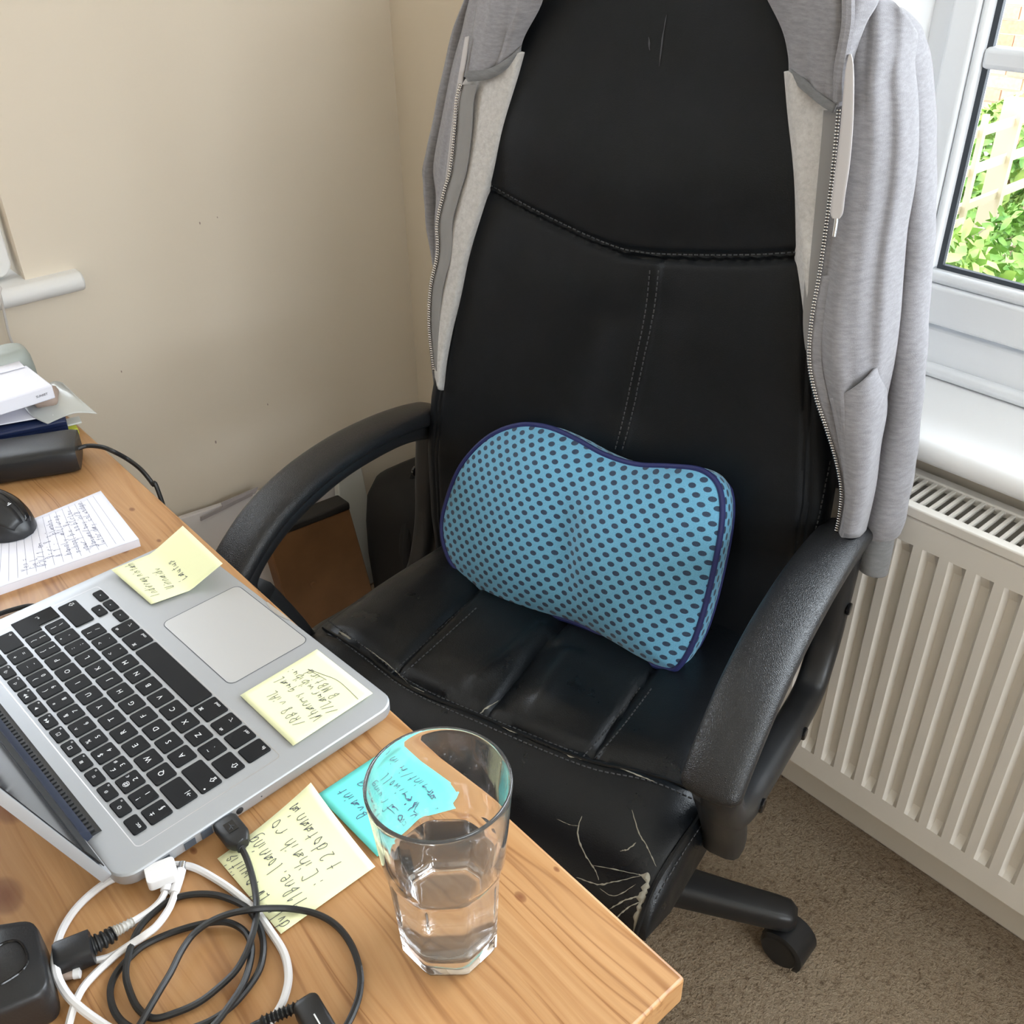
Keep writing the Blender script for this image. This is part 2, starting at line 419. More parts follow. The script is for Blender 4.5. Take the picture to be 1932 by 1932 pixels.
# window sill boards with rounded nosing
def sill(name, axis, a0, a1, b0, b1, z1, th):
    prof = [(b0 + th / 2 + th / 2 * math.cos(a), z1 - th / 2 + th / 2 * math.sin(a)) for a in np.linspace(math.pi / 2, 1.5 * math.pi, 9)] + [(b1, z1 - th), (b1, z1)]
    L = []
    for t in (a0, a1):
        L.append([(p[0], t, p[1]) if axis == 'y' else (t, p[0], p[1]) for p in prof])
    return g_loft(L)
struct('trim_1', sill('trim_1', 'y', WY0 - .08, WY1 + .07, XR - .055, XR + .15, .708, .03), 'white_gloss', 'white gloss window sill over the radiator', bevel=.004)
v, f = sill('trim_2', 'x', LX0 - .08, LX1 + .078, 0, .20, .781, .03); v = [(p[0], YB - .03 + p[1], p[2]) for p in v]
struct('trim_2', (v, f), 'white_gloss', 'white window sill end on the back wall at the left', bevel=.004)
struct('trim_3', g_box(XR + .0005, 1.40, WY1 - .003, WY1 + .0005, .709, WZ1), 'white_gloss')
wb = bpy.data.objects['wall_back']
for px, py, r_ in ((407, 834, .0022), (505, 763, .0014), (377, 421, .0016), (229, 701, .0014), (410, 410, .001)):
    q = at(px, py, y=YB); mk('scuff_mark', g_loft([[q + np.array([r_ * .7 * math.cos(a), k, r_ * 1.5 * math.sin(a)]) for a in np.linspace(0, 2 * math.pi, 9, endpoint=False)] for k in (0, -.0004)]), MT['pink_grey'], wb)
# window_1: white frame, opening sash, glazing bar, glass
win = thing('window_1', None, None, (1.24, -.2, .708)); win['kind'] = 'structure'; win['label'] = 'white plastic framed window above the radiator'
def bar(name, parent, x0, x1, y0, y1, z0, z1, mat='upvc', bevel=.004): return mk(name, g_box(x0, x1, y0, y1, z0, z1), MT[mat], parent, bevel=bevel, bseg=3)
fx0, fx1 = 1.232, 1.30
# outer frame
bar('frame_rail', win, fx0, fx1, WY0, WY1, .708, .772); bar('frame_rail', win, fx0, fx1, WY0, WY1, WZ1 - .06, WZ1)
bar('frame_stile', win, fx0, fx1, WY1 - .036, WY1, .772, WZ1 - .06); bar('frame_stile', win, fx0, fx1, WY0, WY0 + .058, .772, WZ1 - .06)
bar('frame_bead', win, fx0 - .016, fx0 + .004, WY0, WY1, .7085, .726, bevel=.008)
# sash
sx0, sx1 = 1.222, 1.29
a0, a1 = WY0 + .05, WY1 - .030
bar('sash_rail', win, sx0, sx1, a0, a1, .779, .83); bar('sash_rail', win, sx0, sx1, a0, a1, WZ1 - .12, WZ1 - .065)
bar('sash_stile', win, sx0, sx1, a1 - .032, a1, .83, WZ1 - .12); bar('sash_stile', win, sx0, sx1, a0, a0 + .05, .83, WZ1 - .12)
bar('sash_bead', win, sx0 + .006, sx1 - .02, a0 + .05, a1 - .032, .83, .846, bevel=.007); bar('sash_bead', win, sx0 + .006, sx1 - .02, a1 - .042, a1 - .032, .846, WZ1 - .12, bevel=.007)
g0, g1 = a0 + .05, a1 - .042
bar('gasket', win, 1.243, 1.25, g0, g1, .845, .852, 'gasket', 0); bar('gasket', win, 1.243, 1.25, g1 - .007, g1, .852, WZ1 - .12, 'gasket', 0)
bar('glazing_bar', win, 1.236, 1.262, g0, g1, 1.088, 1.112, bevel=.006); bar('glazing_bar', win, 1.236, 1.262, g0, g1, 1.388, 1.412, bevel=.006)
mk('glass_pane', g_box(1.252, 1.256, g0, g1 - .002, .846, WZ1 - .12), MT['window_glass'], win)
# window_2 at the left of the back wall (only its reveal and sill show)
win2 = thing('window_2', None, None, (-.05, 1.72, .781)); win2['kind'] = 'structure'; win2['label'] = 'window in the back wall, only its cream reveal in view'
for z0, z1 in ((.782, .84), (WZ1 - .06, WZ1)): bar('frame_rail', win2, LX0, LX1, 1.745, 1.80, z0, z1)
for x0, x1 in ((LX0, LX0 + .06), (LX1 - .06, LX1)): bar('frame_stile', win2, x0, x1, 1.745, 1.80, .84, WZ1 - .06)
mk('glass_pane', g_box(LX0 + .06, LX1 - .06, 1.77, 1.774, .84, WZ1 - .06), MT['window_glass'], win2)
win_added = thing('added_window', None, None, (.08, YF - .05, .85)); win_added['kind'] = 'structure'; win_added['label'] = 'added unseen window behind the viewer, lets fill light in'  # unseen window, added so the front fill reaches the back wall
for z0, z1 in ((.85, .91), (2.04, 2.1)): bar('frame_rail', win_added, -.75, .9, YF - .08, YF - .03, z0, z1)
for x0, x1 in ((-.75, -.69), (.84, .9), (.05, .11)): bar('frame_stile', win_added, x0, x1, YF - .08, YF - .03, .91, 2.04)
# unseen side-room openings are not built; the room is closed behind the camera except for the added window

# ------------------------------------------------------------------ garden beyond the window
def garden():
    struct('ground', g_box(1.6, 9, -3, 7, -.55, -.45), 'soil', 'garden soil and grass outside the window')
    bx = 6.4
    wall = thing('garden_wall', 'sunlit garden brick wall beyond the window trellis', 'wall', (bx + .1, 2.9, -.45))
    mk('mortar_bed', g_box(bx + .012, bx + .2, 1.6, 4.6, -.45, 1.35), MT['mortar'], wall)
    pro = [mesh_data('brick', *g_box(-.05, .05, -.1075, .1075, -.0325, .0325), MT['brick%d' % i], 30) for i in range(3)]
    for r in range(14):
        z = -.1 + r * .075
        for k in range(9):
            y = 2.15 + k * .225 + (.1125 if r % 2 else 0)
            o = bpy.data.objects.new('brick', pro[rng.integers(3)]); COL.objects.link(o); o.parent = wall
            o.location = (-.1 + .05 + rng.uniform(-.004, .003), y - 2.9, z + .45)
    tr = thing('garden_trellis', 'pale timber trellis panel among climbing plants outside', 'trellis', (4.3, 1.8, -.45))
    Y = 1.8
    for z in (.43, .285, .14, -.005, -.15): mk('rail', g_box(2.6, 5.9, Y - .012, Y + .012, z - .015, z + .015), MT['timber_pale'], tr)
    for k in range(11):
        x = 2.75 + k * .3; mk('slat', g_box(x - .013, x + .013, Y - .03, Y - .012, -.43, .50), MT['timber_pale'], tr)
    mk('post', g_box(4.30, 4.37, Y + .012, Y + .08, -.45, .5), MT['timber_pale'], tr)
    def shrub(c, rad, n, leaf, label, size):
        t = thing('garden_shrub', label, 'shrub', (c[0], c[1], -.45), group='shrubs outside the window')
        V_, F_ = [], []
        for k in range(n):
            d = rng.normal(size=3); d /= np.linalg.norm(d); p = np.array(c) + d * np.array(rad) * rng.uniform(.55, 1.0) ** .5
            a = rng.normal(size=3); a /= np.linalg.norm(a); b = np.cross(a, d); b /= np.linalg.norm(b) + 1e-9
            s = size * rng.uniform(.6, 1.3); i = len(V_)
            V_ += [p - a * s, p - a * s * .3 + b * s * .45 + d * .008, p + a * s * .5 + b * s * .35, p + a * s, p + a * s * .5 - b * s * .35, p - a * s * .3 - b * s * .45 + d * .008]
            F_ += [(i, i + 1, i + 2, i + 3), (i, i + 3, i + 4, i + 5)]
        o = mk('foliage', (V_, F_), MT[leaf], t, normals=False, sharp=None); o['kind'] = 'stuff'
        mk('stem', g_tube([(c[0], c[1], -.45), (c[0] + .03, c[1] - .02, -.1), (c[0], c[1], c[2])], .016, 6), MT['stem_brown'], t)
    shrub((3.0, 1.42, .0), (.5, .22, .36), 1500, 'leaf1', 'bright green climbing shrub in front of the trellis, at left in the window', .035)
    shrub((4.0, 1.5, -.08), (.45, .2, .32), 1200, 'leaf0', 'leafy green shrub under the trellis rails, right of the window bar', .035)
    shrub((3.1, 1.12, -.12), (.35, .18, .30), 900, 'leaf2', 'darker broad leafed shrub low at the window corner', .05)
    shrub((5.6, 2.35, -.02), (.6, .25, .3), 1200, 'leaf1', 'pale bush growing at the foot of the brick wall', .045)
    shrub((4.6, 2.3, -.15), (.6, .3, .4), 1200, 'leaf0', 'yellow green bush behind the trellis', .04)
garden()

# ------------------------------------------------------------------ radiator
def radiator():
    x0, x1, y0, y1, zb, zt = .992, 1.075, -.45, .78, .15, .655
    t = thing('radiator', 'cream double panel radiator with top grille under the window', 'radiator', (1.03, .15, zb))
    def panel(xf, sgn):
        pitch = .0333; ys = []
        n = int((y1 - y0 - .06) / pitch)
        zs = [zb, zb + .006, zb + .045, zb + .062, zt - .068, zt - .05, zt - .018, zt - .012]
        prof = [(y0, 0), (y0 + .02, 0)]
        for k in range(n):
            b = y0 + .03 + k * pitch
            prof += [(b, 0), (b + .0055, 1), (b + .0165, 1), (b + .0215, 0)]
        prof += [(y1 - .02, 0), (y1, 0)]
        G = []
        for z in zs:
            row = []
            for y, d in prof:
                on = 1 if (zb + .05 < z < zt - .055) else 0
                x = xf + sgn * (.0095 * d * on + (.006 if z in (zs[0], zs[-1]) else 0))
                row.append((x, y, z))
            G.append(row)
        return g_grid(G)
    mk('front_panel', panel(x0, 1), MT['radiator_enamel'], t, sharp=22, solid=.0016)
    mk('rear_panel', panel(x1, -1), MT['radiator_enamel'], t, sharp=22, solid=.0016)
    mk('convector_fin', join(*[g_box(x0 + .012, x1 - .012, y0 + .03 + k * .02, y0 + .034 + k * .02, zb + .03, zt - .035) for k in range(59)]), MT['convector_steel'], t)['kind'] = 'stuff'
    for y in (y0, y1 - .002): mk('side_panel', g_box(x0 + .001, x1 - .001, y, y + .002, zb + .02, zt), MT['radiator_enamel'], t)
    fr = mk('grille', join(g_box(x0 - .003, x0 + .012, y0, y1, zt - .014, zt), g_box(x1 - .012, x1 + .003, y0, y1, zt - .012, zt)), MT['radiator_enamel'], t, bevel=.002)
    me = mesh_data('grille_bar', *g_box(-.03, .03, -.0021, .0021, -.004, .001), MT['radiator_enamel'], 30)
    base = MAT4[fr].translation
    n = int((y1 - y0) / .0122)
    for k in range(n):
        o = bpy.data.objects.new('grille_bar', me); COL.objects.link(o); o.parent = fr
        o.location = Vector(((x0 + x1) / 2, y0 + .006 + k * .0122, zt - .003)) - base
    for y in (.6, -.3): mk('bracket', g_box(x1 - .002, XR - .0005, y, y + .03, .25, .6), MT['radiator_enamel'], t)
radiator()

# ------------------------------------------------------------------ office chair (chair coordinates: u to the back, v to the sitter's right hand, z up)
TH_C = math.radians(17)
UC = np.array([math.cos(TH_C), math.sin(TH_C), 0]); VC = np.array([-math.sin(TH_C), math.cos(TH_C), 0]); ZC_ = np.array([0, 0, 1.0])
OC = UC * .80 + VC * .474
def W(u, v, z): return OC + UC * u + VC * v + ZC_ * z
def toC(p): q = np.asarray(p) - OC; return np.array([q @ UC, q @ VC, q[2]])
REC = math.radians(8)
NB_ = UC * math.cos(REC) - ZC_ * math.sin(REC)
def bkplane(px, py, d=0.0):
    """point of the backrest plane, d metres behind its face"""
    return on_plane(px, py, W(.15, 0, .5) + NB_ * d, NB_)
chair = thing('office_chair', 'high back black leather office chair with looped plastic arms, seat edge cracked', 'chair', tuple(OC), TH_C)

def seat():
    us = np.concatenate([-.102 - .135 * np.sin(np.radians(np.linspace(88, 4, 34))), np.linspace(-.098, .21, 78)])
    def top(u):
        if u < -.102: s = min(1, (-.102 - u) / .135); return .488 - .095 * (1 - math.sqrt(max(0, 1 - s * s)))
        return .488 + .004 * math.sin((u + .1) / .3 * math.pi)
    def wid(u):
        return float(np.interp(u, [-.237, -.20, -.10, .0, .10, .16, .21], [.268, .276, .279, .268, .247, .238, .225]))
    NT = 150; ts = np.linspace(-1, 1, NT); fv = np.sign(ts) * (1 - (1 - np.abs(ts)) ** 1.35)
    cross = [(-.102 - .030 * (1 - (v / .278) ** 2), v) for v in np.linspace(-.278, .278, 40)]
    seams = [cross] + [[(-.128, v0), (.21, v0 - .006)] for v0 in (.121, -.012, -.145)]
    loops = []
    for u in us:
        w_, zt = wid(u), top(u); zb = .392 if u > -.2 else .40 - .006
        zb = min(zb, zt - .006)
        L = [(u, w_ * t, zb + (zt - zb) * (1 - abs(t) ** 9) ** (1 / 5)) for t in fv]
        L += [(u, w_ * t, zb - .002) for t in (.97, .6, .2, -.2, -.6, -.97)]
        loops.append(L)
    A = np.array(loops); tp = A[:, :NT].reshape(-1, 3)
    dz = np.zeros(len(tp)); P2 = tp[:, :2]
    for s in seams: dz -= .0055 * np.exp(-(poly_dist(P2, s) / .0045) ** 2)
    inside = (P2[:, 0] > -.13)
    ph = (P2[:, 1] + .012) / .1335
    dz += inside * .007 * np.abs(np.sin(math.pi * ph)) ** .7 * np.clip((P2[:, 0] + .13) / .05, 0, 1)
    # creases of worn leather
    dz += .007 * np.exp(-(poly_dist(P2, [(-.095, .022), (-.03, .008), (.02, .002)]) / .013) ** 2)
    dz += .008 * np.exp(-(poly_dist(P2, [(-.085, -.058), (-.01, -.052)]) / .015) ** 2)
    dz -= .004 * np.exp(-(poly_dist(P2, [(-.11, -.02), (.0, -.024)]) / .01) ** 2)
    tp[:, 2] += dz * np.clip((tp[:, 2] - .42) / .05, 0, 1)
    # edge piping seam down the right side
    A[:, :NT] = tp.reshape(len(us), NT, 3)
    geo = g_loft([[W(*p) for p in L] for L in A])
    o = mk('seat', geo, MT['leather_seat'], chair, sharp=50)
    return geo, o, cross
seat_geo, seat_o, seat_cross = seat()
SEAT_BVH = BVHTree.FromPolygons([Vector(v) for v in seat_geo[0]], seat_geo[1])

SEAM_B = [(905, 352), (1000, 405), (1100, 455), (1170, 482), (1230, 491), (1330, 494), (1430, 493), (1540, 487)]
SEAM_V = [(1236, 494), (1226, 590), (1205, 690), (1186, 780), (1166, 870), (1155, 940)]
def backrest():
    zs = np.linspace(.44, 1.235, 330)
    def hw(z): return float(np.interp(z, [.44, .50, .60, .68, .76, .86, .96, 1.05, 1.12, 1.17, 1.205, 1.225, 1.235], [.262, .274, .283, .279, .266, .248, .226, .201, .176, .150, .118, .085, .05]))
    def toVZ(px, py): q = toC(bkplane(px, py)); return (q[1], q[2])
    s1 = [toVZ(*p) for p in SEAM_B]; s2 = [toVZ(*p) for p in SEAM_V]
    s1a = [(v, z + .0085) for v, z in s1]
    s2a = [(v - .004, z) for v, z in s2]; s2b = [(v + .004, z) for v, z in s2]
    NT = 150; ts = np.linspace(1, -1, NT); fv = np.sign(ts) * (1 - (1 - np.abs(ts)) ** 1.4)
    loops = []
    for z in zs:
        h = hw(z); u0 = .15 + (z - .5) * math.tan(REC); e = max(0., min(1, (z - 1.13) / .105)); T = .036 * math.sqrt(max(.02, 1 - e ** 2.5))
        L = []
        for t in fv:
            L.append((u0 + .034 - T * (1 - abs(t) ** 7) ** (1 / 3.2) + .006 * (1 - t * t) - .004, h * t, z))
        for t in np.linspace(-.985, .985, 16): L.append((u0 + .034 + T * 1.1 * (1 - abs(t) ** 6) ** (1 / 4), h * t, z))
        loops.append(L)
    A = np.array(loops); tp = A[:, :NT].reshape(-1, 3); P2 = tp[:, 1:3]
    du = np.zeros(len(tp))
    for s, a in ((s1, .005), (s1a, .0035), (s2a, .0028), (s2b, .0028)): du += a * np.exp(-(poly_dist(P2, s) / .0036) ** 2)
    # gentle padding: lumbar and headrest cushions, worn hollows
    zseam = np.interp(-P2[:, 0], [-v for v, z in s1], [z for v, z in s1])
    up = P2[:, 1] > zseam + .004
    dist = np.abs(P2[:, 1] - zseam)
    du -= np.where(up, .012 * np.exp(-((dist - .09) / .07) ** 2), .006 * (1 - np.exp(-dist / .03)))
    du += .006 * np.exp(-(poly_dist(P2, [(-.05, .86), (-.03, .74)]) / .035) ** 2) + .006 * np.exp(-(poly_dist(P2, [(.03, .84), (.05, .72)]) / .03) ** 2)
    hwv = np.array([hw(z) for z in P2[:, 1]])
    for a in (.020, .027): du += np.where(P2[:, 1] < .98, .0026 * np.exp(-((np.abs(P2[:, 0]) - (hwv - a)) / .0025) ** 2), 0)
    tp[:, 0] += du
    A[:, :NT] = tp.reshape(len(zs), NT, 3)
    geo = g_loft([[W(*p) for p in L] for L in A])
    o = mk('backrest', geo, MT['leather_back'], chair, sharp=50)
    return geo, o, hw
back_geo, back_o, back_hw = backrest()
BACK_BVH = BVHTree.FromPolygons([Vector(v) for v in back_geo[0]], back_geo[1])
def hit(bvh, px, py):
    d = ray(px, py); d = d / np.linalg.norm(d)
    loc, n, i, t = bvh.ray_cast(Vector(CAM), Vector(d))
    if loc is None: return None
    n = np.array(n); n = -n if n @ d > 0 else n
    return np.array(loc), n
def stitches(paths, bvhs, step=.0065, ln=.0042, wd=.0007):
    gs = []
    for path in paths:
        pts = [h for h in (next((q for q in (hit(b, *p) for b in bvhs) if q), None) for p in cr(path, 24)) if h]
        if len(pts) < 3: continue
        P = np.array([p[0] for p in pts]); Nn = np.array([p[1] for p in pts])
        s = np.concatenate([[0], np.cumsum(np.linalg.norm(np.diff(P, axis=0), axis=1))])
        for q in np.arange(0, s[-1], step):
            p = np.array([np.interp(q + ln / 2, s, P[:, k]) for k in range(3)]); p2 = np.array([np.interp(q + ln / 2 + .002, s, P[:, k]) for k in range(3)])
            n = Nn[min(len(Nn) - 1, int(np.searchsorted(s, q)))]; t = p2 - p
            if np.linalg.norm(t) < 1e-6: continue
            t /= np.linalg.norm(t); b = np.cross(n, t); b /= np.linalg.norm(b)
            gs.append(g_obox(p + n * .0003, t, b, n, ln / 2, wd, .0005))
    return join(*gs)
o = mk('stitching', stitches([[(920, 346), (1010, 396), (1100, 440), (1170, 468), (1230, 478), (1330, 481), (1430, 480), (1515, 475)],
        [(1243, 510), (1233, 590), (1212, 690), (1193, 780), (1174, 850)], [(1226, 510), (1217, 590), (1197, 690), (1178, 780), (1160, 850)],
        [(1566, 870), (1556, 920), (1545, 975), (1535, 1010)]], [BACK_BVH]), MT['dark_thread'], chair, sharp=None); o['kind'] = 'stuff'
o = mk('stitching', stitches([[(738, 1270), (800, 1215), (880, 1140)], [(760, 1272), (820, 1219), (900, 1146)], [(1100, 1428), (1150, 1370), (1210, 1294)], [(1122, 1432), (1172, 1374), (1230, 1298)],
        [(620, 1172), (690, 1222), (780, 1290), (900, 1345), (1090, 1422)], [(600, 1178), (680, 1236), (770, 1302), (900, 1362), (1100, 1445), (1230, 1475), (1330, 1518)],
        [(1140, 1440), (1230, 1462), (1335, 1500)],
        [(1330, 1525), (1285, 1585), (1250, 1640), (1222, 1690)], [(1342, 1530), (1300, 1590), (1266, 1645), (1238, 1695)]], [SEAT_BVH]), MT['stitch_grey'], chair, sharp=None); o['kind'] = 'stuff'
# cracks where the leather has peeled
def ribbon(path, w0, jag=.6, bvh=None, lift=.0005, n=14):
    pts = [h for h in (hit(bvh, *p) for p in cr(path, n)) if h]
    if len(pts) < 2: return [], []
    P = np.array([p[0] for p in pts]); Nn = np.array([p[1] for p in pts]); T = np.gradient(P, axis=0); V_, F_ = [], []
    kn = max(3, len(P) // 3); J = [np.interp(np.linspace(0, kn - 1, len(P)), np.arange(kn), rng.uniform(1 - jag, 1 + jag, kn)) for _ in (0, 1)]
    for i in range(len(P)):
        t = T[i] / (np.linalg.norm(T[i]) + 1e-9); b = np.cross(Nn[i], t)
        e = math.sin(math.pi * (i + .4) / len(P)) ** .5
        V_ += [P[i] + b * w0 * e * J[0][i] + Nn[i] * lift, P[i] - b * w0 * e * J[1][i] + Nn[i] * lift]
    F_ = [(2 * i, 2 * i + 1, 2 * i + 3, 2 * i + 2) for i in range(len(P) - 1)]
    return V_, F_
def cracks():
    big = [([(1098, 1540), (1090, 1570), (1100, 1605), (1122, 1640), (1130, 1660)], .0016), ([(1192, 1528), (1205, 1570), (1222, 1600), (1238, 1635)], .0014),
           ([(1200, 1590), (1185, 1602), (1170, 1606)], .0016), ([(1050, 1545), (1075, 1556), (1092, 1558)], .0007), ([(1088, 1655), (1130, 1668), (1165, 1662), (1210, 1652)], .0018),
           ([(1115, 1632), (1160, 1640), (1205, 1650)], .0009), ([(1150, 1715), (1175, 1700), (1205, 1690)], .0018), ([(1160, 1735), (1185, 1712), (1212, 1700)], .0015), ([(1132, 1676), (1160, 1690), (1200, 1668)], .001)]
    for p, w0 in big:
        g = ribbon(p, w0 * .42, .9, SEAT_BVH, n=24)
        if g[0]: o = mk('leather_crack', g, MT['peel'], chair, sharp=None, solid=.0003, normals=False)
    # flaked patch beside the front corner seam
    pts = [((1205, 1650), .5), ((1222, 1655), 1), ((1218, 1675), 1.5), ((1212, 1695), 1.6), ((1206, 1715), 1.4), ((1200, 1740), 1), ((1196, 1760), .6)]
    g = ribbon([p for p, _ in pts], .0036, .9, SEAT_BVH, n=12)
    mk('flaked_patch', g, MT['peel'], chair, sharp=None, solid=.0003, normals=False)['label'] = 'pale flaked patch at the front corner of the seat'
    for p, w0 in (([(1058, 1414), (1075, 1426), (1110, 1434), (1150, 1446)], .0022), ([(1110, 1436), (1160, 1447), (1200, 1462), (1235, 1475)], .001), ([(905, 1348), (915, 1338), (940, 1322)], .0009),
                  ([(770, 1294), (800, 1306)], .0016), ([(690, 1222), (730, 1252), (770, 1290)], .0006), ([(640, 1192), (662, 1206)], .0012), ([(930, 1360), (960, 1378), (975, 1384)], .0009)):
        g = ribbon(p, w0 * .8, .9, SEAT_BVH, n=20)
        if g[0]: mk('worn_seam', g, MT['peel'], chair, sharp=None, solid=.0003, normals=False)
cracks()
for p in ([(1258, 28), (1250, 75), (1244, 125)], [(1224, 70), (1226, 95)]): mk('leather_crack', ribbon(p, .0006, .8, BACK_BVH, n=16), MT['stitch_grey'], chair, sharp=None, solid=.0003, normals=False)
# welts: side seam of the front corner
def welt(path, r, bvh, name='piping'):
    pts = [h for h in (hit(bvh, *p) for p in cr(path, 10)) if h]
    mk(name, g_tube([p[0] + p[1] * r * .3 for p in pts], r, 6), MT['leather_seat'], chair)
welt([(1342, 1500), (1318, 1540), (1280, 1595), (1248, 1645), (1225, 1690), (1207, 1740), (1198, 1768)], .0028, SEAT_BVH)
welt([(590, 1172), (680, 1230), (775, 1298), (910, 1354), (1100, 1432), (1215, 1458), (1338, 1500)], .0022, SEAT_BVH)

def sweep(path, half_w, half_t, e=.5, n=20, vc=0.0, taper=None):
    """rounded bar swept along a path of (u, z) points at chair coordinate v = vc"""
    P = np.array(path, float); T = np.gradient(P, axis=0); T /= np.linalg.norm(T, axis=1)[:, None]
    loops = []
    for i, (p, t) in enumerate(zip(P, T)):
        nrm = np.array([-t[1], t[0]]); k = taper(i / (len(P) - 1)) if taper else (1, 1)
        L = []
        for a in np.linspace(0, 2 * math.pi, n, endpoint=False):
            c, s = math.cos(a), math.sin(a)
            dv = half_w * k[0] * math.copysign(abs(c) ** e, c); dn = half_t * k[1] * math.copysign(abs(s) ** e, s)
            q = p + nrm * dn; L.append(W(q[0], vc + dv, q[1]))
        loops.append(L)
    return g_loft(loops)
def arm(sgn, vc, low):
    pad = cr([(.225, .632), (.17, .648), (.10, .661), (.02, .668), (-.06, .664), (-.13, .646), (-.185, .614), (-.207, .59)], 8)[::-1]
    def tp(s):
        e = min(s, 1 - s); k = min(1, math.sqrt(max(.0, e / .05)) * .55 + .45) if e < .05 else 1
        return (k * (1 + .06 * math.sin(math.pi * s)), k)
    p = mk('arm_pad', sweep(pad, .0285, .0135, .72, 28, vc, tp), MT['arm_pad_grain'], chair, sharp=60)
    fr = cr([(.215, .61), (.15, .632), (.08, .643), (.0, .646), (-.08, .635), (-.14, .612), (-.176, .582), (-.17, .548), (-.145, .510), (-.10, .478 - low), (-.04, .462 - low), (.04, .446 - low), (.10, .434 - low), (.155, .436 - low), (.188, .48 - low * .5), (.2, .54), (.21, .605)], 8)
    V_, F_ = sweep(fr, .0185, .0150, .7, 18, vc + sgn * .003)
    f = mk('arm_frame', (V_, F_), MT['black_plastic'], chair, sharp=60)
    # foot of the front post, under the seat side
    mk('arm_bracket', sweep(cr([(-.165, .56), (-.135, .50), (-.115, .455), (-.105, .42)], 6), .022, .019, .6, 14, vc - sgn * .006), MT['black_plastic'], chair, sharp=60)
    mk('arm_bracket', g_loft([[W(u, vc - sgn * k, .40 + .012 * j) for u, j in ((-.02, 0), (.08, 0), (.08, 1), (-.02, 1))] for k in (0, .12)]), MT['black_plastic'], chair)
    for u, z in ((.195, .54), (.07, .440 - low), (-.085, .472 - low)):
        mk('arm_screw', g_disc_prism(W(u, vc + sgn * .0205, z), VC * sgn, .008, .004), MT['black_gloss'], chair)
arm(1, .302, .055); arm(-1, -.302, 0)
# underside: plate, gas column, five star base and castors
mk('seat_plate', g_obox(W(0, 0, .375), UC, VC, ZC_, .13, .10, .012), MT['black_plastic'], chair, bevel=.005)
mk('back_bracket', g_tube([W(.05, 0, .36), (W(.2, 0, .37)), W(.25, 0, .45), W(.26, 0, .7)], .022, 10), MT['black_plastic'], chair)
mk('gas_column', g_tube([W(0, 0, .09), W(0, 0, .37)], .025, 16), MT['black_plastic'], chair)
mk('base_hub', g_tube([W(0, 0, .06), W(0, 0, .065), W(0, 0, .125), W(0, 0, .13)], [.03, .045, .042, .03], 16), MT['black_plastic'], chair)
CA = math.atan2(-.348, .095)
for k in range(5):
    a = CA + k * 2 * math.pi / 5; d = UC * math.cos(a) + VC * math.sin(a); s_ = np.cross(ZC_, d)
    L = []
    for r, h, z, ww in ((.03, .03, .098, .033), (.15, .026, .092, .029), (.28, .021, .084, .024), (.345, .019, .081, .022), (.362, .018, .080, .020), (.372, .012, .078, .012)):
        c = OC + d * r
        L.append([c + s_ * ww * math.copysign(abs(math.cos(q)) ** .6, math.cos(q)) + ZC_ * (z + h * math.copysign(abs(math.sin(q)) ** .6, math.sin(q))) for q in np.linspace(0, 2 * math.pi, 16, endpoint=False)])
    leg = mk('base_leg', g_loft(L), MT['black_plastic'], chair, sharp=60)
    cdir = a + (.55 if k == 0 else rng.uniform(-1, 1)); fw = UC * math.cos(cdir) + VC * math.sin(cdir)
    if k == 0: fw = np.array([.12, -.99, 0])
    sd = np.cross(ZC_, fw)
    c = OC + d * .352 + fw * .014
    for s2 in (-1, 1):
        mk('caster_wheel', g_disc_prism(c + sd * s2 * .004 + ZC_ * .0305, sd * s2, .0305, .018, 24), MT['black_plastic'], leg, sharp=30)
    hood = [[c + sd * q + fw * (rr * math.cos(t)) + ZC_ * (.0305 + rr * math.sin(t)) for t in np.linspace(-.5, math.pi * .8, 12)] for q, rr in ((-.025, .027), (-.022, .0338), (.022, .0338), (.025, .027))]
    mk('caster_hood', g_grid(hood), MT['black_plastic'], leg, solid=.002)
    mk('caster_stem', g_tube([OC + d * .352 + ZC_ * .05, OC + d * .352 + ZC_ * .075], .006, 8), MT['metal_tip'], leg)

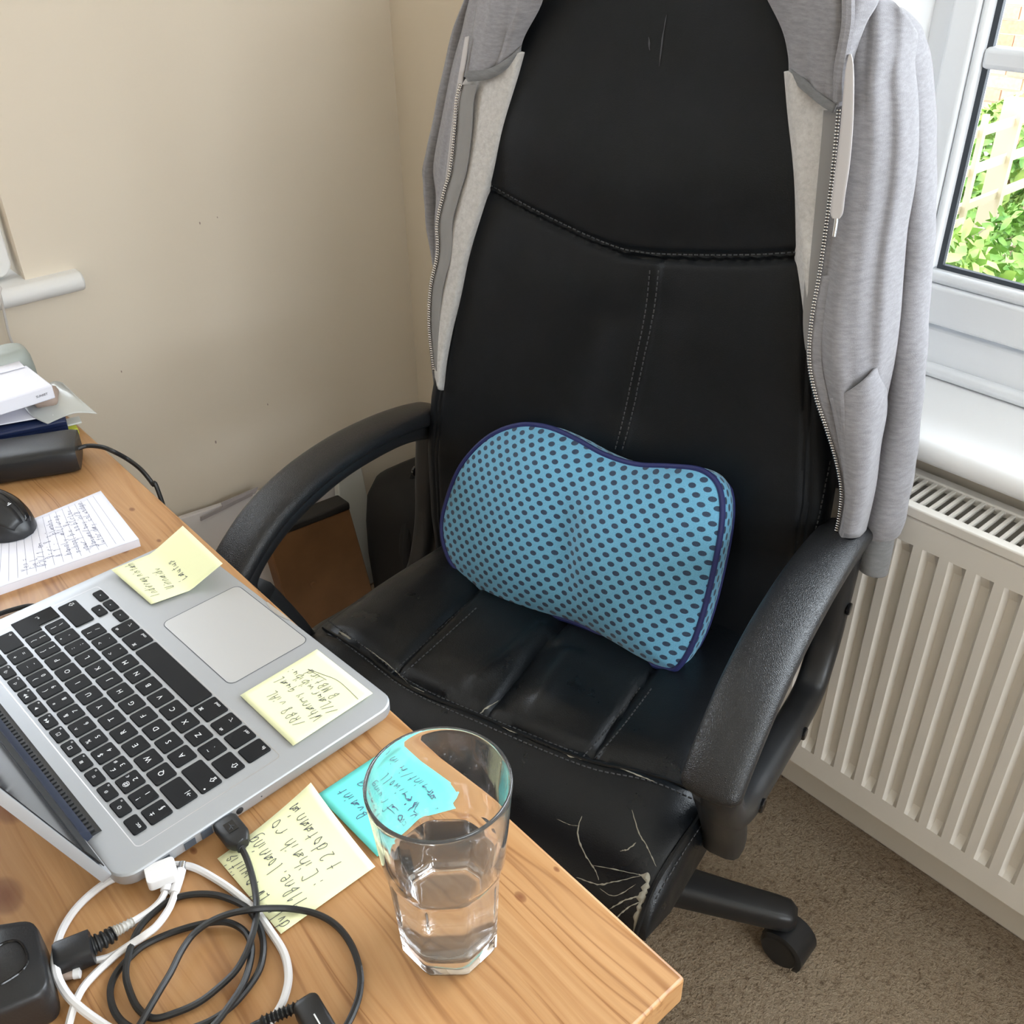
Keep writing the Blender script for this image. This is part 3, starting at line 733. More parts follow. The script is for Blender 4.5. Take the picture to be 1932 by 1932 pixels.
# ------------------------------------------------------------------ lumbar pillow
def pillow():
    out = [(836, 1000), (845, 945), (872, 880), (920, 828), (975, 804), (1030, 806), (1085, 828), (1140, 858), (1200, 877), (1270, 881), (1320, 887), (1350, 908), (1362, 945),
           (1360, 1000), (1346, 1075), (1328, 1150), (1308, 1210), (1284, 1252), (1262, 1262), (1215, 1245), (1160, 1213), (1105, 1182), (1050, 1163), (990, 1153), (935, 1134), (885, 1098), (850, 1055)]
    r = math.radians(24); yaw = math.radians(6)
    wd = -VC * math.cos(yaw) - UC * math.sin(yaw); nh = -UC * math.cos(yaw) + VC * math.sin(yaw)     # width to the right, facing direction (horizontal)
    hd = ZC_ * math.cos(r) - nh * math.sin(r); n = nh * math.cos(r) + ZC_ * math.sin(r)
    p0 = W(.055, 0, .50)
    P = np.array([[(on_plane(*q, p0, n) - p0) @ wd, (on_plane(*q, p0, n) - p0) @ hd] for q in out])
    print('pillow size', P.min(0), P.max(0))
    C2 = P.mean(0); O2 = cr(P, 6, True); K = len(O2)
    t = thing('lumbar_pillow', 'blue mesh lumbar pillow with navy piping leaning on the black chair', 'pillow', tuple(p0 + hd * 0))
    to3 = lambda q, h: p0 + wd * q[0] + hd * q[1] + n * h
    SC = 1 / .0168, 1 / .0178
    loops, uv = [], []
    def H(q, s):
        x = (q[0] - C2[0]); y = (q[1] - C2[1])
        h = .036 * (1 - s ** 3.2) ** .75
        h += (1 - s ** 2) * (.012 * math.exp(-((x - .035) / .05) ** 2 - ((y - .01) / .07) ** 2) - .014 * math.exp(-((x + .015 + y * .2) / .022) ** 2 - ((y + .02) / .07) ** 2) + .008 * math.exp(-((x + .10) / .05) ** 2) + .007 * math.exp(-((x - .13) / .04) ** 2))
        return h
    ss = np.concatenate([np.linspace(.0, .85, 26)[1:], np.linspace(.87, 1, 10)])
    V_ = [to3(C2, H(C2, 0))]; UVs = [(C2[0] * SC[0], C2[1] * SC[1])]; F_ = []
    for s in ss:
        for q in O2:
            p = C2 + (q - C2) * s; V_.append(to3(p, H(p, s))); UVs.append((p[0] * SC[0], p[1] * SC[1]))
    for k in range(K): F_.append((0, 1 + k, 1 + (k + 1) % K))
    for i in range(len(ss) - 1):
        for k in range(K):
            a = 1 + i * K + k; b = 1 + i * K + (k + 1) % K; F_.append((a, a + K, b + K, b))
    mk('front_panel', (V_, F_), MT['blue_mesh_fabric'], t, uvs=UVs, sharp=None)
    per = np.concatenate([[0], np.cumsum(np.linalg.norm(np.diff(np.vstack([O2, O2[:1]]), axis=0), axis=1))])
    G, U2 = [], []
    for j, (dp, k_) in enumerate(((0, 1.0), (.010, 1.008), (.024, 1.006), (.036, .992), (.046, .965), (.054, .88), (.058, .6), (.059, .0))):
        row = []
        for i in range(K + 1):
            q = O2[i % K]; p = C2 + (q - C2) * k_; row.append(to3(p, -dp)); U2.append((per[i] * SC[0], dp * SC[1] * (1 if j < 5 else 2)))
        G.append(row)
    mk('gusset', g_grid(G), MT['blue_mesh_fabric'], t, uvs=U2, sharp=None)
    mk('piping', g_tube([to3(q, .001) for q in C2 + (O2 - C2) * 1.004], .0036, 8, True), MT['piping_navy'], t)
    mk('piping', g_tube([to3(C2 + (q - C2) * .966, -.046) for q in O2], .0032, 8, True), MT['piping_navy'], t)
pillow()

# ------------------------------------------------------------------ hoodie over the backrest
hood = thing('hoodie', 'light grey zip hoodie draped over the back of the office chair', 'hoodie', tuple(W(.3, 0, .9)))
def patch(name, rows, mat, thick=.004, n=5, wr=.0, seed=0):
    G = refine([[bkplane(px, py, d) for px, py, d in row] for row in rows], n)
    if wr:
        R, C_ = G.shape[:2]; r2 = np.random.default_rng(seed)
        f = sum(a * np.sin(np.linspace(0, k * 2, C_)[None, :] * 3.1 + ph + np.linspace(0, j, R)[:, None]) for a, k, j, ph in ((.6, 3, 2.0, r2.uniform(0, 6)), (.4, 5, -3.0, r2.uniform(0, 6))))
        env = np.sin(np.linspace(0, math.pi, C_))[None, :] * np.ones((R, 1))
        G = G - NB_ * (wr * f * env)[..., None]
    return mk(name, g_grid(G), MT[mat], hood, sharp=None, solid=thick, normals=False), G
def tube_patch(name, rings, mat, n=6, wr=0, sides=20):
    """sleeve: rings of (left px, right px, y left, y right, depth, half depth)"""
    base = []
    for (xl, yl, xr, yr, d, hd_) in rings:
        a = bkplane(xl, yl, d); b = bkplane(xr, yr, d); c = (a + b) / 2; h = (b - a) / 2
        base.append([c + h * math.cos(q) + NB_ * hd_ * math.sin(q) for q in np.linspace(0, 2 * math.pi, sides, endpoint=False)])
    B_ = np.transpose(np.array([cr(np.array(base)[:, j], n) for j in range(sides)]), (1, 0, 2))
    if wr:
        R = len(B_); 
        for i in range(R):
            c = B_[i].mean(0); B_[i] = c + (B_[i] - c) * (1 + wr * math.sin(i * 1.1) + wr * np.sin(i * .45 + np.linspace(0, 4 * math.pi, sides)))[:, None]
    return mk(name, g_loft(list(B_)), MT[mat], hood, sharp=None)
# front, right of the picture: jersey panel from zip edge to the side, wrapping behind the backrest
zipR = [(1583, 208), (1578, 260), (1571, 330), (1560, 420), (1546, 520), (1532, 600), (1527, 680), (1540, 750), (1560, 810), (1578, 870), (1588, 930), (1582, 985), (1574, 1015)]
zd = [-.016, -.016, -.016, -.016, -.018, -.022, -.026, -.026, -.022, -.016, -.012, -.008, -.006]
sideR = [(1722, 120), (1728, 200), (1728, 280), (1722, 350), (1708, 430), (1700, 520), (1694, 600), (1684, 680), (1668, 760), (1655, 850), (1648, 920), (1634, 985), (1626, 1020)]
rows = []
for (a, b, z_) in zip(zipR, sideR, zd):
    rows.append([(a[0] + (b[0] - a[0]) * t, a[1] + (b[1] - a[1]) * t - 30 * math.sin(math.pi * t) * 0, z_ + dd) for t, dd in ((0, 0), (.08, -.004), (.3, -.012), (.5, -.004), (.7, .012), (.88, .035), (1, .065), (1.0, .10))])
rows = [[(1612, -30, .0), (1618, -30, .0), (1640, -22, .0), (1662, -8, .01), (1690, 10, .02), (1712, 35, .035), (1726, 60, .06), (1728, 75, .10)],
        [(1600, 100, -.012), (1608, 98, -.014), (1630, 92, -.014), (1660, 90, -.006), (1690, 92, .01), (1712, 95, .035), (1728, 100, .065), (1730, 105, .10)]] + rows
patch('front_panel', rows, 'jersey_grey', .004, 5, .006, 3)
# fleece facing folded open beside the leather
facR = [(1493, 136), (1495, 172), (1498, 228), (1503, 300), (1510, 400), (1516, 490), (1524, 600), (1527, 690)]
zr2 = [(1578, 200), (1580, 222), (1578, 255), (1573, 310), (1562, 400), (1549, 500), (1533, 600), (1529, 690)]
patch('fleece_facing', [[(a[0] - 14 * min(1, (b[0] - a[0]) / 20), a[1], .004), (a[0], a[1], -.015), ((a[0] * .6 + b[0] * .4), (a[1] + b[1]) / 2, -.017), (b[0], b[1], -.015)] for a, b in zip(facR, zr2)], 'fleece_pale', .003, 5)
patch('zip_tape', [[(a[0] - k * s, a[1], d) for k, d in ((30, -.0165), (14, -.0185), (1, -.0195))] for a, s in zip([(1583, 208), (1571, 320), (1557, 430), (1543, 530), (1531, 610), (1527, 660)], (1, 1, .95, .8, .5, .2))], 'zip_tape', .002, 5)
patch('placket_band', [[(a[0] + k, a[1], z_ - d) for k, d in ((2, .003), (12, .006), (24, .006))] for a, z_ in zip(zipR[4:], zd[4:])], 'jersey_grey', .003, 5)
def zip_teeth(path, d, mat='zip_metal', w0=.0022):
    P = cr([bkplane(px, py, dd) for (px, py), dd in zip(path, d)], 30); s = np.concatenate([[0], np.cumsum(np.linalg.norm(np.diff(P, axis=0), axis=1))]); gs = []
    for q in np.arange(0, s[-1], .0031):
        p = np.array([np.interp(q, s, P[:, k]) for k in range(3)]); p2 = np.array([np.interp(q + .002, s, P[:, k]) for k in range(3)]); t = p2 - p; nn = np.linalg.norm(t)
        if nn < 1e-6: continue
        t /= nn; b = np.cross(NB_, t); b /= np.linalg.norm(b)
        gs.append(g_obox(p, t, b, NB_, .0009, w0, .0014))
    o = mk('zip_teeth', join(*gs), MT[mat], hood, sharp=None); o['kind'] = 'stuff'
zip_teeth(zipR, [q - .006 for q in zd])
# kangaroo pocket with slanted opening
patch('pocket', [[(1566, 752, -.036), (1600, 738, -.040), (1632, 716, -.034), (1652, 694, -.010), (1664, 682, .03)], [(1580, 815, -.034), (1610, 805, -.038), (1640, 790, -.026), (1662, 775, .0), (1672, 765, .03)],
                 [(1590, 880, -.03), (1615, 878, -.033), (1638, 868, -.022), (1650, 852, .0), (1660, 840, .03)], [(1596, 940, -.028), (1612, 945, -.030), (1630, 940, -.020), (1642, 930, .003), (1650, 920, .03)], [(1590, 1012, -.022), (1600, 1014, -.024), (1612, 1014, -.016), (1622, 1012, .003), (1630, 1008, .03)]], 'jersey_grey', .003, 5)
# sleeve hanging down beside the window
tube_patch('sleeve', [(1640, 22, 1700, 14, .085, .05), (1668, 58, 1732, 44, .088, .05), (1692, 115, 1750, 95, .09, .05), (1712, 230, 1762, 210, .10, .048), (1716, 330, 1764, 330, .10, .045), (1700, 450, 1762, 450, .10, .042), (1690, 560, 1754, 560, .10, .042),
                      (1680, 660, 1748, 660, .085, .036), (1668, 760, 1740, 765, .085, .036), (1652, 850, 1730, 860, .085, .036), (1640, 920, 1718, 930, .075, .034), (1628, 980, 1706, 994, .07, .033), (1622, 998, 1694, 1012, .07, .028)], 'jersey_grey', 6, .02)
tube_patch('cuff', [(1628, 990, 1690, 1002, .07, .027), (1622, 1020, 1686, 1030, .07, .025), (1618, 1058, 1676, 1080, .07, .024), (1620, 1062, 1672, 1082, .07, .018)], 'rib_grey', 4)
mk('sleeve_seam', g_tube([bkplane(px, py, d) for px, py, d in cr([(1715, 45, .045), (1722, 120, .05), (1716, 200, .05), (1706, 280, .05), (1700, 330, .055)], 6)], .0016, 6), MT['rib_grey'], hood)
# hood collar, right: folds down over the shoulder
patch('hood', [[(1425, -60, -.03), (1470, -70, -.035), (1530, -80, -.03), (1590, -80, -.02), (1640, -70, .0), (1665, -60, .03)],
               [(1446, -12, -.02), (1490, -15, -.03), (1540, -15, -.034), (1590, -10, -.036), (1625, -5, -.03), (1655, 0, -.005)],
               [(1478, 52, -.014), (1510, 50, -.026), (1550, 48, -.034), (1588, 46, -.040), (1610, 44, -.038), (1632, 40, -.02)],
               [(1490, 100, -.012), (1515, 112, -.022), (1548, 112, -.03), (1580, 105, -.038), (1598, 98, -.038), (1612, 92, -.022)],
               [(1492, 132, -.010), (1518, 152, -.02), (1545, 172, -.026), (1570, 182, -.032), (1586, 176, -.034), (1597, 150, -.024)],
               [(1493, 140, -.010), (1518, 162, -.02), (1545, 184, -.026), (1568, 196, -.030), (1580, 200, -.032), (1588, 196, -.026)]], 'jersey_grey', .005, 5, .003, 5)
patch('neck_tape', [[(1491, 128, -.014), (1520, 152, -.026), (1550, 178, -.032), (1580, 197, -.036)], [(1494, 140, -.014), (1521, 163, -.026), (1549, 187, -.032), (1576, 205, -.036)], [(1497, 152, -.012), (1522, 174, -.024), (1548, 196, -.030), (1573, 212, -.034)]], 'rib_grey', .003, 5)
# hood rim fold
mk('hood_hem', g_tube([bkplane(px, py, d) for px, py, d in cr([(1600, -30, -.04), (1600, 40, -.045), (1592, 90, -.045), (1584, 140, -.040), (1584, 190, -.036)], 6)], .006, 8), MT['jersey_grey'], hood)
# drawstring with metal aglet
G = [[(1602, 102, -.046), (1606, 102, -.046)], [(1596, 130, -.046), (1610, 122, -.046)], [(1592, 170, -.046), (1611, 170, -.046)], [(1586, 240, -.045), (1609, 240, -.045)], [(1578, 310, -.044), (1603, 310, -.044)], [(1570, 370, -.043), (1594, 370, -.043)], [(1567, 400, -.042), (1590, 402, -.042)], [(1571, 412, -.042), (1583, 413, -.042)]]
ds, _ = patch('drawstring', G, 'lace', .0025, 4)
mk('aglet', g_tube([bkplane(1578, 412, -.042), bkplane(1576, 428, -.042), bkplane(1573, 446, -.042)], .0022, 10), MT['metal_tip'], ds)
# left of the picture
facL = [(979, 99), (972, 128), (960, 175), (940, 250), (920, 330), (900, 400), (876, 480), (862, 550), (845, 620), (834, 680), (828, 735)]
zipL = [(880, 146), (870, 160), (862, 190), (858, 250), (850, 320), (838, 365), (826, 420), (826, 480), (813, 545), (811, 620), (820, 700)]
rows = [[(a[0] + 12, a[1], .006), (a[0], a[1], -.016), (a[0] * .6 + b[0] * .4, a[1] * .6 + b[1] * .4, -.015), (a[0] * .25 + b[0] * .75, a[1] * .25 + b[1] * .75, -.004), (b[0] + 4, b[1], .004)] for a, b in zip(facL, zipL)]
patch('fleece_facing', rows, 'fleece_pale', .003, 5)
patch('zip_tape', [[(b[0] + k0 * k, b[1], d) for k, d in ((1, -.0165), (.55, -.0165), (.0, -.005))] for b, k0 in zip(zipL[1:], (32, 32, 32, 31, 30, 28, 26, 23, 18, 8))], 'zip_tape', .002, 5)
zip_teeth([(x - 1, y) for x, y in zipL[1:]], [-.012] * 10, 'zip_metal')
patch('hood', [[(1035, -50, -.03), (1000, -60, -.03), (960, -60, -.02), (925, -50, .0), (905, -45, .03)], [(1022, 5, -.018), (990, 8, -.026), (955, 5, -.026), (925, 2, -.016), (905, 0, .01)],
               [(990, 62, -.012), (968, 75, -.02), (940, 80, -.022), (912, 80, -.02), (893, 72, .002)], [(982, 92, -.010), (955, 112, -.018), (925, 130, -.02), (900, 135, -.018), (882, 132, -.002)],
               [(978, 98, -.010), (950, 122, -.016), (922, 140, -.018), (898, 146, -.016), (878, 146, -.002)]], 'jersey_grey', .005, 5, .003, 8)
patch('neck_tape', [[(984, 86, -.014), (955, 112, -.023), (922, 130, -.025), (880, 134, -.02)], [(982, 94, -.014), (955, 121, -.023), (922, 140, -.025), (880, 146, -.018)], [(979, 103, -.012), (953, 130, -.02), (922, 148, -.022), (884, 153, -.016)]], 'rib_grey', .003, 5)
patch('front_panel', [[(930, -30, .02), (905, -30, .04), (885, 0, .07), (890, 0, .11)], [(905, 60, .012), (885, 55, .03), (872, 62, .06), (875, 60, .11)], [(872, 140, .004), (866, 140, .02), (856, 130, .05), (856, 130, .10)], [(860, 230, .002), (850, 225, .02), (838, 220, .05), (838, 220, .1)],
                      [(850, 320, .002), (836, 318, .02), (822, 312, .05), (822, 312, .1)], [(838, 370, .004), (830, 370, .02), (826, 370, .05), (826, 370, .1)], [(828, 430, .004), (826, 430, .02), (823, 430, .05), (823, 430, .1)],
                      [(826, 500, .006), (824, 500, .02), (826, 500, .05), (828, 500, .1)], [(813, 560, .006), (814, 560, .02), (818, 560, .05), (822, 560, .1)], [(812, 640, .008), (814, 640, .02), (820, 640, .05), (826, 640, .1)], [(822, 735, .012), (824, 735, .03), (830, 735, .06), (834, 735, .1)]], 'jersey_grey', .004, 5, .002, 4)
tube_patch('sleeve', [(905, -60, 945, -70, .08, .025), (892, -5, 930, -15, .082, .03), (868, 60, 905, 40, .085, .03), (842, 170, 888, 160, .09, .035), (824, 260, 868, 255, .095, .035), (812, 318, 852, 318, .10, .035), (814, 360, 850, 370, .10, .034), (820, 430, 856, 440, .10, .034), (836, 540, 872, 550, .10, .034), (842, 660, 880, 665, .10, .032), (848, 760, 884, 765, .10, .03)], 'jersey_grey', 6, .015)
patch('drawstring', [[(878, 70, -.010), (886, 68, -.010)], [(868, 130, -.012), (877, 130, -.012)], [(860, 180, -.010), (868, 182, -.010)], [(850, 260, -.008), (857, 262, -.008)], [(842, 330, -.006), (848, 332, -.006)], [(838, 365, -.005), (842, 366, -.005)]], 'lace', .002, 4)
# back of the garment, over the top and down behind the backrest
def cape():
    rows = []
    for z, du, k in ((1.222, .004, .66), (1.242, .010, .72), (1.258, .04, .8), (1.25, .085, .9), (1.20, .11, 1.0), (1.05, .105, 1.06), (.85, .095, 1.06), (.66, .09, 1.0)):
        hw_ = max(back_hw(min(z, 1.15)), .17) * k + .02
        rows.append([W(.15 + (z - .5) * math.tan(REC) + du - .012 * math.cos(q * math.pi / 2) * (1 if du > .05 else 0), hw_ * q, z - (.03 * abs(q) ** 2.5 if z > 1.17 else 0)) for q in np.linspace(-1, 1, 9)])
    G = refine(rows, 4); mk('back_panel', g_grid(G), MT['jersey_grey'], hood, sharp=None, solid=.004, normals=False)
cape()

# ------------------------------------------------------------------ desk
dk = thing('desk', 'pine desk with golden varnished top, laptop and papers on it', 'desk', (DC[0], DC[1], 0))
top_o = mk('desk_top', g_box(DX0, DX1, DY0, DY1, .716, .74), MT['pine'], dk, bevel=.0022, bseg=3)
for x in (DX0 + .06, DX1 - .12):
    for y in (DY0 + .10, DY1 - .08): mk('leg', g_box(x - .025, x + .025, y - .025, y + .025, 0, .716), MT['pine'], dk, bevel=.003)
mk('apron', g_box(DX0 + .06, DX1 - .12, DY1 - .09, DY1 - .07, .63, .716), MT['pine'], dk)

# ------------------------------------------------------------------ laptop
LO = np.array([.10934, .46535, .7565]); LX = np.array([-.0650329, .997883, 0]); LY = np.array([.997883, .0650329, 0])   # along width, hinge to front edge
def LP(x, y, z=0): return LO + LX * x + LY * y + np.array([0, 0, z])
lap = thing('laptop', 'open silver laptop with black keys and two yellow sticky notes on its palm rest', 'laptop', tuple(LP(.16, .07, -.0165)), math.atan2(LX[1], LX[0]))
def text_mesh(s, size, mat, depth=.00006):
    cu = bpy.data.curves.new('legend', 'FONT'); cu.body = s; cu.size = size; cu.align_x = 'CENTER'; cu.align_y = 'CENTER'; cu.extrude = depth; cu.resolution_u = 2
    o = bpy.data.objects.new('legend', cu); COL.objects.link(o); dg = bpy.context.evaluated_depsgraph_get(); dg.update()
    me = bpy.data.meshes.new_from_object(o.evaluated_get(dg)); bpy.data.objects.remove(o); bpy.data.curves.remove(cu)
    me.materials.clear(); me.materials.append(mat); return me
def laptop():
    x0, x1, y0, y1 = 0, .325, -.0445, .182
    # base body: rounded plan with tapering underside; notch for the hinge at the rear
    def lap_loop(ins, z):
        r = .014
        pl = rrect(x0 + ins, x1 - ins, y0 + ins, y1 - ins, r, 6)
        return [LP(p[0], p[1], z) for p in pl]
    mk('base', g_loft([lap_loop(.012, -.0155), lap_loop(.004, -.0135), lap_loop(.0006, -.010), lap_loop(0, -.008), lap_loop(0, -.0011), lap_loop(.0006, -.0003), lap_loop(.0012, -.00)]), MT['alu'], lap, sharp=35)
    for fx in (.03, .295):
        for fy in (-.025, .155): mk('rubber_foot', g_disc_prism(LP(fx, fy, -.0166), (0, 0, 1), .008, .0015), MT['black_rubber'], lap)
    # hinge: black rubber vent strip and cover
    mk('hinge_strip', g_loft([[LP(.047 * k + (.278) * (1 - k), y, z) for y, z in ((-.0445, .0003), (-.0445, .0016), (-.0375, .0022), (-.033, .0006), (-.033, -.001))] for k in (0, 1)]), MT['black_rubber'], lap)
    mk('vent_teeth', join(*[g_obox(LP(.05 + i * .0045, -.0395, .0022), LX, LY, ZC_, .0012, .003, .0012) for i in range(50)]), MT['black_matte'], lap)['kind'] = 'stuff'
    mk('keyboard_well', join(*[([LP(p[0], p[1], .0001) for p in ring1] + [LP(p[0], p[1], .0001) for p in ring2], [(i, (i + 1) % len(ring1), (i + 1) % len(ring1) + len(ring1), i + len(ring1)) for i in range(len(ring1))]) for ring1, ring2 in ((rrect(.0165, .3085, -.0235, .0885, .004), rrect(.0172, .3078, -.0228, .0878, .0035)),)]), MT['alu_edge'], lap, normals=False)
    # trackpad
    rg = rrect(.1085, .2175, .1025, .1765, .006)
    tp = mk('trackpad', ([LP(p[0], p[1], .0002) for p in rg], [tuple(range(len(rg)))]), MT['trackpad'], lap)
    r1, r2 = rg, rrect(.1079, .2181, .1019, .1771, .0066)
    mk('trackpad_groove', ([LP(p[0], p[1], .00022) for p in r1] + [LP(p[0], p[1], .00022) for p in r2], [(i, (i + 1) % len(r1), (i + 1) % len(r1) + len(r1), i + len(r1)) for i in range(len(r1))]), MT['gasket'], tp, normals=False)
    mk('lid_notch', ([LP(.1425 + .035 * i / 8, .1805 - .003 * math.sin(math.pi * i / 8), .0002) for i in range(9)] + [LP(.1425 + .035 * i / 8, .1818, .0002) for i in range(9)], [(i, i + 1, i + 10, i + 9) for i in range(8)]), MT['alu_edge'], lap, normals=False)
    # keys
    kd, u = {}, .01905
    def key(cx, cy, wx, wy, legs):
        kk = wx if wx == 'ret' else (round(wx, 5), round(wy, 5))
        if kk not in kd:
            def lp(i, z): return [(p[0], p[1], z) for p in rrect(-wx / 2 + i, wx / 2 - i, -wy / 2 + i, wy / 2 - i, .0017 - i * .5, 3)]
            kd[kk] = mesh_data('key', *g_loft([lp(0, 0), lp(0, .0007), lp(.0004, .0012)]), MT['key_black'], 40)
        o = bpy.data.objects.new('key', kd[kk]); COL.objects.link(o); o.parent = lap
        M = MAT4[lap].inverted() @ Matrix(((LX[0], -LY[0], 0, 0), (LX[1], -LY[1], 0, 0), (0, 0, 1, 0), (0, 0, 0, 1)))
        R = M.to_3x3().to_4x4(); p = MAT4[lap].inverted() @ Vector(LP(cx, cy, .0001))
        o.matrix_local = Matrix.Translation(p) @ R
        for s, dx, dy, sz in legs:
            me = LEG.setdefault((s, sz), None)
            if me is None: me = LEG[(s, sz)] = text_mesh(s, sz, MT['legend_white'])
            l = bpy.data.objects.new('legend', me); COL.objects.link(l); l.parent = o; l.location = (dx, dy, .00126)
    LEG = {}
    kw, kh = .0163, .0163
    rows = [(.0003, [('§', '±'), ('1', '!'), ('2', '@'), ('3', '£'), ('4', '$'), ('5', '%'), ('6', '^'), ('7', '&'), ('8', '*'), ('9', '('), ('0', ')'), ('-', '_'), ('=', '+')], .0344)]
    for i, (a, b) in enumerate(rows[0][1]):
        ex = [('€', .005, -.001, .0032)] if a == '2' else ([('#', .005, -.001, .0038)] if a == '3' else [])
        key(.0344 + i * u, .0003, kw, kh, [(a, -.001 if ex else 0, -.0036, .0052), (b, -.001 if ex else 0, .0036, .0052)] + ex)
    key(.0344 + 13 * u + .0048, .0003, kw + .0095, kh, [('\u2190', .008, -.005, .004)])
    key(.0392, .0192, kw + .0095, kh, [('\u2192|', -.007, -.004, .0048)])
    for i, c in enumerate('QWERTYUIOP'): key(.0631 + i * u, .0192, kw, kh, [(c, 0, 0, .006)])
    for i, (a, b) in enumerate((('[', '{'), (']', '}'))): key(.0631 + (10 + i) * u, .0192, kw, kh, [(a, 0, -.0036, .0052), (b, 0, .0036, .0052)])
    # return key: one L-shaped cap
    kd['ret'] = mesh_data('key', *g_loft([[(q[0] * (1 - i), q[1] * (1 - i), z) for q in ((-.0124, .0082), (.0124, .0082), (.0124, -.0265), (-.0062, -.0265), (-.0062, -.0082), (-.0124, -.0082))] for i, z in ((0, 0), (0, .0007), (.03, .0012))]), MT['key_black'], 40)
    key(.0631 + 12 * u + .0045, .0192, 'ret', 0, [('\u21b5', .004, -.012, .005)])
    key(.0406, .0379, kw + .0135, kh, [('\u2022', -.0125, .0045, .006), ('\u21ea', -.009, -.004, .0055)])
    for i, c in enumerate('ASDFGHJKL'): key(.0679 + i * u, .0379, kw, kh, [(c, 0, 0, .006)])
    for i, (a, b) in enumerate(((';', ':'), ("'", '"'), ('\\', '|'))): key(.0679 + (9 + i) * u, .0379, kw, kh, [(a, 0, -.0036, .0052), (b, 0, .0036, .0052)])
    key(.0365, .0568, kw + .0045, kh, [('\u21e7', -.0045, -.003, .006)])
    key(.0583, .0568, kw, kh, [('`', 0, -.0036, .0052), ('~', 0, .0036, .0052)])
    for i, c in enumerate('ZXCVBNM'): key(.0774 + i * u, .0568, kw, kh, [(c, 0, 0, .006)])
    for i, (a, b) in enumerate(((',', '<'), ('.', '>'), ('/', '?'))): key(.0774 + (7 + i) * u, .0568, kw, kh, [(a, 0, -.0036, .0052), (b, 0, .0036, .0052)])
    key(.2835, .0568, .0375, kh, [('\u21e7', .014, -.003, .006)])
    key(.0348, .0775, kw, kh + .0025, [('fn', -.003, -.006, .0042)]); key(.0541, .0775, kw, kh + .0025, [('ctrl', 0, -.006, .0036)])
    key(.0733, .0775, kw, kh + .0025, [('alt', -.003, .006, .0034), ('\u2325', 0, -.005, .004)]); key(.0952, .0775, kw + .0045, kh + .0025, [('cmd', 0, -.006, .0036), ('\u2318', .005, .005, .004)])
    key(.1533, .0775, .0905, kh + .0025, [])
    key(.2122, .0775, kw + .0045, kh + .0025, [('cmd', 0, -.006, .0036), ('\u2318', -.005, .005, .004)]); key(.2335, .0775, kw, kh + .0025, [('alt', .003, .006, .0034), ('\u2325', 0, -.005, .004)])
    for cx, cy, s in ((.2524, .0826, '\u25c2'), (.2722, .0833, '\u25be'), (.2722, .0729, '\u25b4'), (.2918, .0833, '\u25b8')): key(cx, cy, kw, .0088, [(s, 0, 0, .004)])
    key(.0352, -.0152, .0166, .0088 + .001, [('esc', -.003, -.001, .004)])
    ic = ('\u2600', '\u263c', '\u25eb', '\u25a6', '\u2059', '\u2058', '\u25c0\u25c0', '\u25b6', '\u25b6\u25b6', '\u25c1', '\u25c1)', '\u25c1))')
    for i in range(12): key(.0557 + i * .01947, -.0152, .0163, .0098, [(ic[i], 0, .0006, .0032), ('F%d' % (i + 1), .0045, -.0032, .0018)])
    key(.0557 + 12 * .01947, -.0152, .0163, .0098, [('\u23cf', 0, 0, .0036)])
    # ports on the left side, headphone jack, vent marks
    for yc, wy, wz in ((-.018, .016, .005), (.0045, .008, .0055), (.017, .008, .0065), (.030, .013, .006)):
        mk('port', g_obox(LP(-.0002, yc, -.0055), LX, LY, ZC_, .0006, wy / 2, wz / 2), MT['gasket'], lap)
    mk('headphone_jack', g_disc_prism(LP(.0004, .0425, -.0055), -LX, .0028, .0008), MT['black_matte'], lap); mk('sleep_light', g_disc_prism(LP(.0004, .060, -.0055), -LX, .0006, .0006, 8), MT['gasket'], lap)
    # lid, opened past upright
    A = math.radians(LID_ANGLE); yu = -LY * math.sin(A) + ZC_ * math.cos(A); nn = LY * math.cos(A) + ZC_ * math.sin(A)   # up along lid, facing normal
    hb = LP(0, -.0448, .0045)
    def lidp(x, h, d): return hb + LX * x + yu * h + nn * d
    pl = rrect(.0005, .3245, 0, .222, .009, 5)
    mk('lid', g_loft([[lidp(p[0], p[1], -.0062) for p in pl], [lidp(p[0], p[1], -.001) for p in pl], [lidp(*(np.array(p) * .998 + np.array((.0003, .0002))), 0) for p in pl]]), MT['alu'], lap, sharp=35)
    pl2 = rrect(.003, .322, .0135, .2195, .007, 5)
    mk('screen', g_loft([[lidp(p[0], p[1], -.0002) for p in pl2], [lidp(p[0], p[1], .0007) for p in pl2]]), MT['screen_glass'], lap)
    mk('bezel_strip', g_loft([[lidp(x, h, d) for h, d in ((.0128, .0008), (.0128, .0014), (.034, .0014), (.034, .0008))] for x in (.004, .321)]), MT['black_rubber'], lap)
    mk('hinge_cover', g_loft([[lidp(x, h, d) for h, d in ((.001, .0005), (.001, .0045), (.006, .0055), (.0125, .002), (.0125, .0003))] for x in (.040, .285)]), MT['lid_navy'], lap)
LID_ANGLE = 18.5
laptop()

